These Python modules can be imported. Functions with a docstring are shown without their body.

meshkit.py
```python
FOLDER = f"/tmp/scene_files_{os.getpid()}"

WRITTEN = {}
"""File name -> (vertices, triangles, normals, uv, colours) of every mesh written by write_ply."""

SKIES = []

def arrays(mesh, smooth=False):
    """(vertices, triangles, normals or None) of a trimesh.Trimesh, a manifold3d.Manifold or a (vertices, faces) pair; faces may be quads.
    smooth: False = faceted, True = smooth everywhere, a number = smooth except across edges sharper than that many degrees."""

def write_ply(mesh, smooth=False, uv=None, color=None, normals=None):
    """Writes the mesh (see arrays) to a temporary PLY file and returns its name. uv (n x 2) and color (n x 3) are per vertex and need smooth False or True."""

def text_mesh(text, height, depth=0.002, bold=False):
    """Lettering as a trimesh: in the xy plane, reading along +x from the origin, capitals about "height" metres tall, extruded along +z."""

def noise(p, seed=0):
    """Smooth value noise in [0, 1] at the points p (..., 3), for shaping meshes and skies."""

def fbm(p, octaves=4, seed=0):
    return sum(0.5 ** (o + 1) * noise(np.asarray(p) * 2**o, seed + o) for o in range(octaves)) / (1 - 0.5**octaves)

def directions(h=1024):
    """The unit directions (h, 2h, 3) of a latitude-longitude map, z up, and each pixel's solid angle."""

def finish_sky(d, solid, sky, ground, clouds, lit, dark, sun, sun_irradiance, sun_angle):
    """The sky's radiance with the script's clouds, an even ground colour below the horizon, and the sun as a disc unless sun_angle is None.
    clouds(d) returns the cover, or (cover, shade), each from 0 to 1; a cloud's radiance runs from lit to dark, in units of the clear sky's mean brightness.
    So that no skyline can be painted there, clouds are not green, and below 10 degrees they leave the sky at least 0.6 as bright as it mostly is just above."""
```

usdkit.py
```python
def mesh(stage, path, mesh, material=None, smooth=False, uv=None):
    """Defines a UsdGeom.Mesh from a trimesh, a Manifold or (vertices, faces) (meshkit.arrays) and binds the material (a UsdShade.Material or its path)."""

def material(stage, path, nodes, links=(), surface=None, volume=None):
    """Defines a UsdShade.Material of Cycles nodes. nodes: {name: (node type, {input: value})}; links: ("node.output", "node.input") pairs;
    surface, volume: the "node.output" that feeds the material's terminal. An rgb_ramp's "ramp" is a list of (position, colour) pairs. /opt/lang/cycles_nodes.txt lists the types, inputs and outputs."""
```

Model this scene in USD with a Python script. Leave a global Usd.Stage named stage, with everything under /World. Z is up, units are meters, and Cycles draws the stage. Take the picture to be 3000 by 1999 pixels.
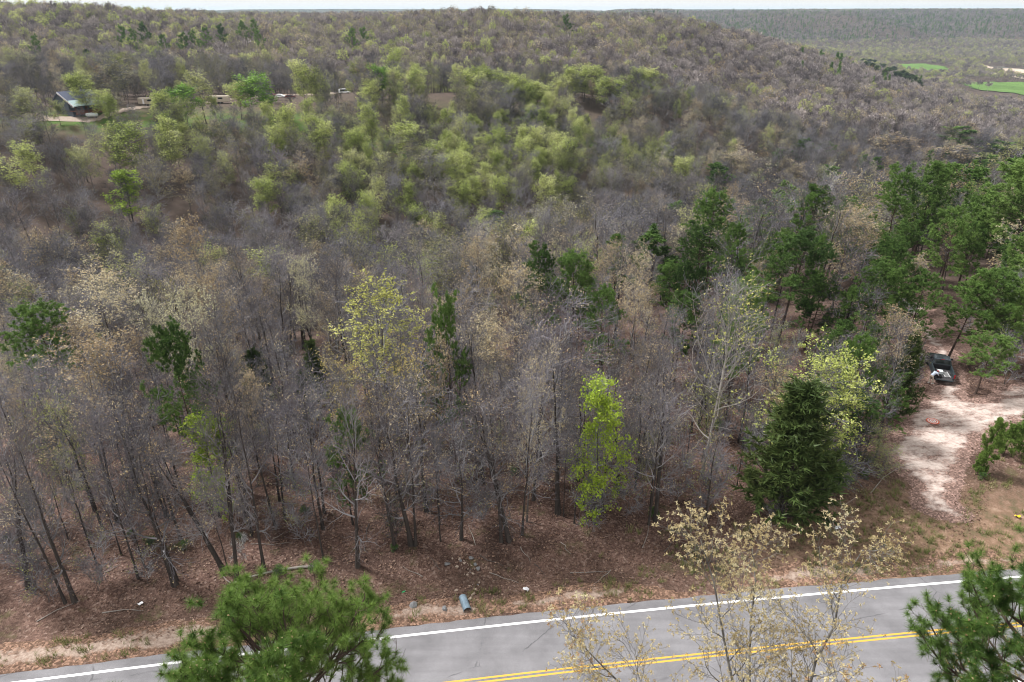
import math, random
import numpy as np
import trimesh, manifold3d, shapely
from shapely.geometry import LineString, Polygon, Point
from scipy.interpolate import RBFInterpolator
from scipy.spatial import cKDTree
from pxr import Usd, UsdGeom, UsdLux, UsdShade, Sdf, Gf, Vt
import usdkit, meshkit

stage = Usd.Stage.CreateInMemory()
UsdGeom.SetStageUpAxis(stage, 'Z'); UsdGeom.SetStageMetersPerUnit(stage, 1.0)
UsdGeom.Xform.Define(stage, '/World'); UsdGeom.Scope.Define(stage, '/World/Looks')
# ------------------------------------------------------------------ camera, sky, sun, exposure
CAM_H, PITCH, FOC = 36.0, math.radians(25.9), 2000 / 3000.0          # focal length in picture widths
EXPOSURE = 0.30
cam = UsdGeom.Camera.Define(stage, '/World/camera')
cam.CreateHorizontalApertureAttr(36.0); cam.CreateFocalLengthAttr(36.0 * FOC)
cam.CreateClippingRangeAttr((0.2, 60000.0)); cam.CreateExposureAttr(EXPOSURE)
cam.AddTranslateOp().Set((0, 0, CAM_H)); cam.AddRotateXOp().Set(90 - math.degrees(PITCH))
SUN_EL, SUN_AZ = math.radians(52), math.radians(-68)                  # azimuth = atan2(x, y) towards the sun
SKY_STRENGTH, SUN_POWER, SUN_ANGLE = 0.064, 1.15, 10.0
sun = UsdLux.DistantLight.Define(stage, '/World/sun')
sun.CreateIntensityAttr(SUN_POWER); sun.CreateAngleAttr(SUN_ANGLE); sun.CreateColorAttr((1.0, 0.985, 0.965)); sun.CreateNormalizeAttr(True)
sun.AddRotateZOp().Set(-math.degrees(SUN_AZ)); sun.AddRotateXOp().Set(-(90 - math.degrees(SUN_EL)))
usdkit.material(stage, '/World/Looks/sky', {
    's': ('sky_texture', {'sky_type': 'single_scattering', 'sun_disc': False, 'sun_elevation': SUN_EL, 'sun_rotation': SUN_AZ, 'aerosol_density': 2.0}),
    'tc': ('texture_coordinate', {}), 'mp': ('mapping', {'scale': (1.0, 1.0, 3.0)}),
    'n': ('noise_texture', {'scale': 1.6, 'detail': 4, 'roughness': 0.55}),
    'r': ('rgb_ramp', {'ramp': [(0.3, (0.84,) * 3), (0.65, (0.97,) * 3)]}),
    'mx': ('mix', {'color2': (13.6, 13.4, 13.2)}),
    'b': ('background_shader', {'strength': SKY_STRENGTH})},
    [('tc.generated', 'mp.vector'), ('mp.vector', 'n.vector'), ('n.fac', 'r.fac'), ('r.color', 'mx.fac'), ('s.color', 'mx.color1'), ('mx.color', 'b.color')], surface='b.background')
dome = UsdLux.DomeLight.Define(stage, '/World/sky'); dome.CreateIntensityAttr(1.0)
UsdShade.MaterialBindingAPI.Apply(dome.GetPrim()).Bind(UsdShade.Material.Get(stage, '/World/Looks/sky'))
dome.GetPrim().SetCustomDataByKey('label', 'bright white hazy sky above the wooded hills'); dome.GetPrim().SetCustomDataByKey('kind', 'structure')
dome.GetPrim().SetCustomDataByKey('category', 'sky')

# ------------------------------------------------------------------ helpers
CP, SP = math.cos(PITCH), math.sin(PITCH)
S = 3000 / 2353.0                                                    # the measured picture was 2353 wide
def ray(u, v):
    x, y = (u * S - 1500) / 2000, (v * S - 999.5) / 2000
    return np.array([x, CP - y * SP, -(SP + y * CP)])
def project(p):
    p = np.asarray(p, float); d = CAM_H - p[..., 2]
    z = p[..., 1] * CP + d * SP; y = d * CP - p[..., 1] * SP
    z = np.where(z > 0.5, z, 0.5)
    return (1500 + 2000 * p[..., 0] / z) / S, (999.5 + 2000 * y / z) / S, z
names = {}
def path_for(name, parent='/World'):
    k = (parent, name); n = names.get(k, 0); names[k] = n + 1
    return f'{parent}/{name}' if n == 0 else f'{parent}/{name}_{n:03d}'
def tag(p, label=None, cat=None, group=None, kind=None):
    for k, v in (('label', label), ('category', cat), ('group', group), ('kind', kind)):
        if v: p.SetCustomDataByKey(k, v)
    return p
def place(x, loc=(0, 0, 0), rz=0.0, scale=None, tilt=None):
    if not any(o.GetOpType() == UsdGeom.XformOp.TypeTranslate for o in x.GetOrderedXformOps()):
        x.AddTranslateOp().Set(Gf.Vec3d(*map(float, loc)))
        x.AddRotateZOp().Set(float(math.degrees(rz)))
        if tilt: x.AddRotateXYZOp().Set(Gf.Vec3f(*map(float, tilt)))
        if scale is not None: x.AddScaleOp().Set(Gf.Vec3f(*map(float, np.broadcast_to(scale, 3))))
def thing(name, label, cat, loc=(0, 0, 0), rz=0.0, group=None, scale=None, tilt=None, kind=None):
    x = UsdGeom.Xform.Define(stage, path_for(name)); place(x, loc, rz, scale, tilt)
    tag(x.GetPrim(), label, cat, group, kind)
    return str(x.GetPath())
def part(name, mesh, mat, parent, label=None, smooth=False, kind=None):
    p = path_for(name, parent)
    m = usdkit.mesh(stage, p, mesh, f'/World/Looks/{mat}', smooth=smooth)
    tag(m.GetPrim(), label, None, None, kind)
    return p
def copy_of(src, name, label, cat, loc, rz=0.0, group=None, scale=None, tilt=None):
    p = thing(name, label, cat, loc, rz, group, scale, tilt)
    pr = stage.GetPrimAtPath(p); pr.GetReferences().AddInternalReference(src); pr.SetInstanceable(True)
    return p
def primvar(path, name, data):
    UsdGeom.PrimvarsAPI(stage.GetPrimAtPath(path)).CreatePrimvar(name, Sdf.ValueTypeNames.FloatArray, 'vertex').Set(Vt.FloatArray.FromNumpy(np.asarray(data, np.float32)))
def smoothstep(a, b, x):
    t = np.clip((x - a) / (b - a), 0, 1); return t * t * (3 - 2 * t)
def cat(ms):
    ms = [m for m in ms if m is not None and len(m[1])]
    if not ms: return np.zeros((0, 3)), np.zeros((0, 3), int)
    o = np.cumsum([0] + [len(m[0]) for m in ms[:-1]])
    return np.vstack([m[0] for m in ms]), np.vstack([m[1] + k for m, k in zip(ms, o)])
def tm(m): return np.asarray(m.vertices), np.asarray(m.faces)
def box(size, at=(0, 0, 0), bev=0.0, rot=None):
    """A box with chamfered edges (hull of inset corners), centred at AT."""
    sx, sy, sz = np.array(size) / 2.0
    if bev <= 0: v = np.array([(a * sx, b * sy, c * sz) for a in (-1, 1) for b in (-1, 1) for c in (-1, 1)])
    else:
        b_ = min(bev, 0.45 * min(size)); v = []
        for a in (-1, 1):
            for b in (-1, 1):
                for c in (-1, 1):
                    v += [(a * (sx - b_), b * (sy - b_), c * sz), (a * sx, b * (sy - b_), c * (sz - b_)), (a * (sx - b_), b * sy, c * (sz - b_))]
        v = np.array(v)
    m = trimesh.convex.convex_hull(v); v = np.asarray(m.vertices)
    if rot is not None: v = v @ np.asarray(rot).T
    return v + np.array(at), np.asarray(m.faces)
def hull(pts):
    m = trimesh.convex.convex_hull(np.array(pts, float)); return np.asarray(m.vertices), np.asarray(m.faces)
def rotz(a): c, s = math.cos(a), math.sin(a); return np.array([[c, -s, 0], [s, c, 0], [0, 0, 1]])
def rotx(a): c, s = math.cos(a), math.sin(a); return np.array([[1, 0, 0], [0, c, -s], [0, s, c]])
def roty(a): c, s = math.cos(a), math.sin(a); return np.array([[c, 0, s], [0, 1, 0], [-s, 0, c]])
def xf(m, R=None, t=(0, 0, 0)):
    v = m[0] if R is None else m[0] @ np.asarray(R).T
    return v + np.array(t), m[1]
def norm(a): return a / np.maximum(np.linalg.norm(a, axis=-1, keepdims=True), 1e-9)
def tubes(P, R, s=3):
    """One tapered tube along each polyline: P (n, k, 3), R (n, k)."""
    P, R = np.asarray(P, float), np.asarray(R, float)
    N, K = P.shape[:2]
    T = norm(np.gradient(P, axis=1))
    ref = np.where(np.abs(T[:, :1, 2:3]) > 0.9, np.array([1.0, 0.02, 0]), np.array([0.03, 0.01, 1.0]))
    U = norm(np.cross(T, ref)); V = np.cross(T, U)
    a = np.arange(s) * 2 * np.pi / s
    ring = P[:, :, None] + R[:, :, None, None] * (np.cos(a)[:, None] * U[:, :, None] + np.sin(a)[:, None] * V[:, :, None])
    base = (np.arange(N) * K * s)[:, None, None] + (np.arange(K - 1) * s)[None, :, None]
    i = np.arange(s)[None, None]; j = (np.arange(s) + 1)[None, None] % s
    A, B, C, D = base + i, base + j, base + s + j, base + s + i
    F = np.concatenate([np.stack([A, C, B], -1).reshape(-1, 3), np.stack([A, D, C], -1).reshape(-1, 3)])
    return ring.reshape(-1, 3), F
def tube1(pts, r, s=8):
    pts = np.array(pts, float)[None]; r = np.broadcast_to(r, pts.shape[1])[None]
    v, f = tubes(pts, r, s)
    n = len(v); K = pts.shape[1]
    v = np.vstack([v, pts[0, :1], pts[0, -1:]])
    cap = [(n, (i + 1) % s, i) for i in range(s)] + [(n + 1, (K - 1) * s + i, (K - 1) * s + (i + 1) % s) for i in range(s)]
    return v, np.vstack([f, cap])
# ------------------------------------------------------------------ materials
def mat(name, col, rough=0.8, var=0.25, scale=6.0, detail=4, spec=0.3, metal=0.0, bump=0.0, bscale=30.0, col2=None, vscale=(1, 1, 1), extra=None):
    c1 = np.array(col) * (1 - var); c2 = np.array(col2 if col2 is not None else np.array(col) * (1 + var))
    nodes = {'tc': ('texture_coordinate', {}), 'mp': ('mapping', {'scale': vscale}), 'n': ('noise_texture', {'scale': scale, 'detail': detail, 'roughness': 0.6}),
             'r': ('rgb_ramp', {'ramp': [(0.3, tuple(c1)), (0.7, tuple(c2))]}),
             'p': ('principled_bsdf', {'roughness': rough, 'specular_ior_level': spec, 'metallic': metal})}
    links = [('tc.object', 'mp.vector'), ('mp.vector', 'n.vector'), ('n.fac', 'r.fac'), ('r.color', 'p.base_color')]
    if bump:
        nodes['bn'] = ('noise_texture', {'scale': bscale, 'detail': 4}); nodes['b'] = ('bump', {'strength': bump, 'distance': 0.02})
        links += [('mp.vector', 'bn.vector'), ('bn.fac', 'b.height'), ('b.normal', 'p.normal')]
    usdkit.material(stage, f'/World/Looks/{name}', nodes, links, surface='p.BSDF')
def leafmat(name, cols, trans=0.3, scale=0.11, rough=0.55, spec=0.25, fine=2.2):
    """Foliage: hue drifts from tree to tree (slow noise over the world) and from clump to clump; light passes through."""
    n = len(cols)
    ramp = [(0.36 + 0.28 * i / max(n - 1, 1), c) for i, c in enumerate(cols)]
    usdkit.material(stage, f'/World/Looks/{name}', {
        'g': ('geometry', {}), 'n': ('noise_texture', {'scale': scale, 'detail': 1.5}), 'f': ('noise_texture', {'scale': fine, 'detail': 2}),
        'w': ('white_noise_texture', {'dimensions': '1D'}), 'oi': ('object_info', {}),
        'm1': ('math', {'math_type': 'multiply_add', 'value2': 0.5, 'value3': 0.0}), 'a': ('math', {'math_type': 'multiply_add', 'value2': 0.5}),
        'a2': ('math', {'math_type': 'multiply_add', 'value2': 0.16}),
        'r': ('rgb_ramp', {'ramp': ramp}), 'p': ('principled_bsdf', {'roughness': rough, 'specular_ior_level': spec}),
        't': ('translucent_bsdf', {}), 'mx': ('mix_closure', {'fac': trans}), 'o2': ('math', {'math_type': 'subtract', 'value2': 0.5})},
        [('g.position', 'n.vector'), ('g.position', 'f.vector'), ('f.fac', 'm1.value1'), ('n.fac', 'a.value1'), ('m1.value', 'a.value3'),
         ('oi.random', 'o2.value1'), ('o2.value', 'a2.value1'), ('a.value', 'a2.value3'), ('a2.value', 'r.fac'),
         ('r.color', 'p.base_color'), ('r.color', 't.color'), ('p.BSDF', 'mx.closure1'), ('t.BSDF', 'mx.closure2')], surface='mx.closure')
leafmat('twig_grey', [(0.037, 0.034, 0.037), (0.111, 0.105, 0.118), (0.160, 0.152, 0.170), (0.244, 0.237, 0.264)], trans=0.0, spec=0.1, rough=0.9, fine=5)
leafmat('twig_brown', [(0.037, 0.032, 0.033), (0.111, 0.097, 0.100), (0.156, 0.138, 0.141), (0.252, 0.232, 0.238)], trans=0.0, spec=0.1, rough=0.9, fine=5)
leafmat('twig_lilac', [(0.045, 0.039, 0.046), (0.126, 0.114, 0.130), (0.174, 0.160, 0.183), (0.252, 0.240, 0.268)], trans=0.0, spec=0.1, rough=0.9, fine=5)
leafmat('twig_pale', [(0.097, 0.088, 0.088), (0.201, 0.189, 0.190), (0.355, 0.345, 0.348)], trans=0.0, spec=0.1, rough=0.9, fine=5)
leafmat('leaf_tan', [(0.24, 0.165, 0.085), (0.43, 0.325, 0.18), (0.54, 0.45, 0.27), (0.62, 0.56, 0.38)], fine=4)
leafmat('leaf_cream', [(0.38, 0.35, 0.19), (0.58, 0.55, 0.34), (0.70, 0.68, 0.47)], fine=4)
leafmat('leaf_amber', [(0.30, 0.22, 0.07), (0.48, 0.37, 0.13), (0.50, 0.42, 0.14)], fine=4)
leafmat('leaf_yellow', [(0.29, 0.30, 0.07), (0.47, 0.47, 0.13), (0.60, 0.59, 0.22)], fine=4)
leafmat('leaf_lime', [(0.24, 0.35, 0.03), (0.40, 0.52, 0.06), (0.56, 0.66, 0.12)], fine=4)
leafmat('leaf_soft', [(0.205, 0.238, 0.065), (0.410, 0.443, 0.151), (0.562, 0.572, 0.259)], fine=4, trans=0.45)
leafmat('leaf_spring', [(0.24, 0.30, 0.06), (0.42, 0.48, 0.12), (0.56, 0.60, 0.20)], fine=4)
leafmat('leaf_green', [(0.187, 0.242, 0.055), (0.396, 0.462, 0.132), (0.473, 0.528, 0.171), (0.616, 0.638, 0.275)], fine=3, trans=0.48)
leafmat('leaf_olive', [(0.13, 0.125, 0.055), (0.26, 0.25, 0.115), (0.40, 0.36, 0.19)], fine=3)
leafmat('leaf_vivid', [(0.08, 0.18, 0.018), (0.17, 0.33, 0.035), (0.26, 0.42, 0.07)], fine=3)
leafmat('leaf_red', [(0.22, 0.11, 0.085), (0.36, 0.19, 0.14), (0.44, 0.27, 0.21)], fine=4)
leafmat('needles', [(0.039, 0.081, 0.017), (0.098, 0.177, 0.037), (0.128, 0.220, 0.046), (0.207, 0.305, 0.079)], trans=0.2, fine=3.5)
leafmat('needles_near', [(0.045, 0.095, 0.018), (0.110, 0.195, 0.036), (0.19, 0.28, 0.06)], trans=0.2, fine=9)
leafmat('cedar_leaf', [(0.017, 0.033, 0.009), (0.047, 0.076, 0.019), (0.060, 0.094, 0.023), (0.107, 0.141, 0.039)], trans=0.15, fine=3)
leafmat('shrub_leaf', [(0.06, 0.12, 0.025), (0.10, 0.18, 0.035)])
leafmat('blossom', [(0.70, 0.70, 0.64), (0.80, 0.80, 0.76)], trans=0.2)
leafmat('dry_leaf', [(0.10, 0.055, 0.040), (0.22, 0.135, 0.095), (0.42, 0.30, 0.23)], trans=0.1, fine=9, scale=0.6)
leafmat('grass_blade', [(0.13, 0.15, 0.05), (0.19, 0.21, 0.07), (0.30, 0.26, 0.13)], trans=0.2, scale=0.5)
leafmat('limb_grey', [(0.088, 0.084, 0.086), (0.218, 0.210, 0.218), (0.323, 0.320, 0.329)], trans=0.0, spec=0.1, rough=0.9, fine=1.0)
mat('bark_pale', (0.30, 0.275, 0.25), 0.9, 0.25, 4, spec=0.1)
mat('bark_pine', (0.085, 0.06, 0.05), 0.95, 0.35, 5, vscale=(1, 1, 0.3), spec=0.1, bump=0.5)
mat('bark_dark', (0.050, 0.042, 0.038), 0.95, 0.35, 5, vscale=(1, 1, 0.25), spec=0.1, bump=0.5)
mat('bark_grey', (0.115, 0.100, 0.092), 0.95, 0.35, 5, vscale=(1, 1, 0.25), spec=0.1, bump=0.5)
# ------------------------------------------------------------------ terrain
def y_white(x):                                                       # far white edge line of the road
    x = np.asarray(x, float); xc = np.clip(x, -75, 75)
    return 31.9 + 0.1319 * xc - 0.00047 * xc ** 2 + (x - xc) * np.where(x > 0, 0.061, 0.202)
def up(u, v, z, tree=13.0):
    """A ground point under a canopy seen at photograph pixel (u, v) at depth z."""
    y = (v - 999.5) / 2000
    return ((u - 1500) / 2000 * z, z * (CP - y * SP), CAM_H - z * (SP + y * CP) - tree)
ctrl = [(0, -60, 2), (-90, -40, 0), (90, -40, 2), (-170, 0, -3), (170, 0, 1), (0, 5, 0.2), (-60, 45, -2.2), (-30, 55, -1.6), (0, 55, -0.6), (30, 62, 0), (60, 75, 0.6), (100, 85, 1),
        (60, 108, -1.5), (110, 140, -4), (160, 150, -6), (180, 80, 0), (-110, 60, -9), (-55, 82, -10), (-12, 98, -8.5), (25, 118, -10), (80, 172, -26), (150, 225, -42), (-150, 90, -18),
        (-200, 150, -26), (-110, 160, -26), (-60, 140, -25), (0, 158, -27), (60, 200, -35), (140, 265, -50), (240, 350, -66), (400, 520, -78), (-140, 198, -15), (-150, 226, -1), (-156, 252, 3.5), (-190, 250, 3.0),
        (-100, 250, 2.0), (-60, 262, 1.5), (-60, 225, -9), (-20, 201, -20), (-10, 240, -14), (-240, 260, 4), (-175, 285, 5), (-120, 300, 2)]
for a in [(800, 195, 285), (1100, 182, 310), (1400, 170, 320), (1700, 190, 340), (1900, 220, 360), (2100, 262, 385), (1300, 380, 250), (1700, 400, 262), (1950, 430, 270), (300, 160, 470), (300, 85, 560), (100, 16, 600), (300, 22, 610), (420, 36, 640), (560, 60, 660),
          (-300, 0, 600), (700, 62, 720), (1000, 48, 800), (1400, 30, 650), (1400, 140, 520), (1100, 120, 560), (1800, 75, 640), (1800, 160, 520), (2000, 58, 700), (2212, 96, 730), (2380, 142, 770), (2520, 182, 830), (2720, 258, 800),
          (2200, 245, 540), (2500, 320, 480), (2300, 415, 320), (2800, 350, 430), (2000, 330, 420), (700, 140, 480), (2950, 52, 2450), (3150, 50, 2450), (2800, 55, 2400), (2680, 62, 2350), (2560, 80, 2250), (2450, 106, 2150), (2500, 78, 3000), (2800, 60, 3000), (2200, 64, 2700), (2000, 56, 2500), (1700, 44, 2600), (2150, 108, 1500), (2000, 80, 1600), (1850, 62, 1700), (2300, 128, 1750), (2600, 50, 3500), (2200, 48, 3400), (1800, 42, 3400)]:
    ctrl.append(up(*a))
for u_ in (2380, 2520, 2700, 2900, 3100): ctrl.append(up(u_, 134, 2060, 14.0))
ctrl += [(-100, 410, -12), (0, 440, -22), (150, 480, -34), (300, 560, -58), (-250, 420, -6), (700, 1000, -76), (760, 1180, -75), (840, 1500, -74), (1010, 1500, -77), (1150, 1650, -77), (1000, 1150, -76), (620, 1330, -74), (520, 1650, -70),
         (1300, 1300, -74), (900, 1850, -74), (1300, 1850, -74), (600, 760, -76), (0, 1100, 6), (-500, 1100, 14), (250, 1300, 2), (-500, 1900, 14), (100, 2000, 8), (-600, 500, 14), (-500, 200, 6), (-500, -200, 8), (500, -200, 4), (600, 250, -60), (900, 500, -74), (0, -500, 12),
         (-1200, 800, 14), (-1200, 2200, 16), (1800, 800, -70), (-400, 3000, 16)]
ctrl = np.array(ctrl, float)
def dedupe(c):
    keep = []
    for p in c:
        if all(np.hypot(p[0] - q[0], p[1] - q[1]) > 6 for q in keep): keep.append(p)
    return np.array(keep)
ctrl = dedupe(ctrl)
rbf = RBFInterpolator(ctrl[:, :2] / 100, ctrl[:, 2], kernel='linear', smoothing=0.02)
def height(x, y):
    x, y = np.broadcast_arrays(np.asarray(x, float), np.asarray(y, float)); sh = x.shape
    x, y = x.ravel(), y.ravel()
    r = np.hypot(x, y); h = np.zeros(len(x)); near = r < 3800
    if near.any(): h[near] = np.clip(rbf(np.c_[x[near], y[near]] / 100), -79, 36)
    q = np.c_[x, y, np.zeros(len(x))]
    f1 = meshkit.fbm(q / 1500.0 + 7.3, 4, 3)
    far = -10 + 62 * smoothstep(0.36, 0.64, f1) - 30 + 6 * meshkit.fbm(q / 300.0, 2, 5) + np.clip((r - 5000) / 5000, 0, 1) * 12 - 10 * smoothstep(0, 3000, -x)
    far = np.minimum(far, 24)
    w = smoothstep(2600, 3700, r)
    h = h * (1 - w) + far * w
    h = h + (meshkit.fbm(q / 90.0 + 3.1, 3, 11) - 0.5) * 9 * smoothstep(120, 500, r) * (1 - w)
    cut = (meshkit.fbm(q / 430.0 + 5.5, 3, 17) - 0.60) * 190 * smoothstep(1200, 2000, r) * (1 - w) * smoothstep(-66, -30, h)
    h = np.where(r > 1200, np.clip(h + cut, np.minimum(h, -72), np.maximum(h, 16)), h)
    h = h + (meshkit.fbm(q / 9.0 + 1.7, 2, 12) - 0.5) * 0.8 * smoothstep(30, 60, r)
    d = y - y_white(x)                                                # flat beside the road, with a shallow ditch along the far verge
    flat = 1 - smoothstep(2.6, 22, d); flat = np.where(d < -9, 1 - smoothstep(9, 30, -d), flat)
    flat = flat * (1 - smoothstep(150, 220, np.abs(x)))
    h = h * (1 - flat)
    h = h - 0.55 * np.exp(-((d - 4.6) / 1.5) ** 2) * (1 - smoothstep(8, 16, x)) - 0.25 * np.exp(-((d - 4.6) / 1.0) ** 2 - ((x + 3.4) / 1.2) ** 2)
    return h.reshape(sh)
def hgt(x, y): return float(height(np.array([x]), np.array([y]))[0])
def at(u, v, lift=0.0, z0=20.0, z1=4000.0):
    """Where the photograph's pixel (2353 wide) meets the ground raised by LIFT metres."""
    d = ray(u, v); t = np.geomspace(z0, z1, 1500)
    p = d * t[:, None]; g = CAM_H + p[:, 2] - height(p[:, 0], p[:, 1]) - lift
    k = int(np.argmax(g < 0)) if (g < 0).any() else len(t) - 1
    if k > 0:
        a, b = g[k - 1], g[k]; t_ = t[k - 1] + (t[k] - t[k - 1]) * a / (a - b) if a != b else t[k]
    else: t_ = t[0]
    x, y = d[0] * t_, d[1] * t_
    return np.array([x, y, hgt(x, y)])
ang = np.concatenate([np.radians(np.arange(-46, 46.001, 0.3)), np.radians(np.arange(49, 312, 3.5))])
rad = np.concatenate([[2.0, 6.0, 10.0], np.geomspace(14, 14000, 300)])
AA, RR = np.meshgrid(ang, rad, indexing='ij')
GX, GY = RR * np.sin(AA), RR * np.cos(AA)
GZ = height(GX, GY)
na, nr = GX.shape
I = np.arange(na * nr).reshape(na, nr)
q00, q10, q11, q01 = I, np.roll(I, -1, 0), np.roll(np.roll(I, -1, 0), -1, 1), np.roll(I, -1, 1)
quads = np.stack([q00[:, :-1], q10[:, :-1], q11[:, :-1], q01[:, :-1]], -1).reshape(-1, 4)
gv = np.stack([GX, GY, GZ], -1).reshape(-1, 3)
gv = np.vstack([gv, [[0, 0, 0]]]); c0 = len(gv) - 1
gf = np.vstack([quads[:, [0, 2, 1]], quads[:, [0, 3, 2]], np.stack([I[:, 0], np.full(na, c0), np.roll(I, -1, 0)[:, 0]], -1)])
if np.mean(np.cross(gv[gf[:2000, 1]] - gv[gf[:2000, 0]], gv[gf[:2000, 2]] - gv[gf[:2000, 0]])[:, 2]) < 0: gf = gf[:, ::-1]
X, Y = gv[:, 0], gv[:, 1]
def blob(cx, cy, rx, ry): return np.exp(-((X - cx) / rx) ** 2 - ((Y - cy) / ry) ** 2)
dv = Y - y_white(X)
lawn = np.clip(blob(-150, 243, 45, 9) + 0.9 * blob(-60, 250, 55, 12) + 0.7 * blob(30, 300, 60, 18), 0, 1)
verge = (1 - smoothstep(4.0, 8.0 + 6 * smoothstep(14, 28, X), dv)) * (dv > 0) * (0.10 + 0.90 * smoothstep(13, 28, X))
verge = np.maximum(verge, 0.8 * (dv < -7) * (dv > -30))
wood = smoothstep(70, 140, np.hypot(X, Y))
V3 = lambda c: tuple(c)
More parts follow.
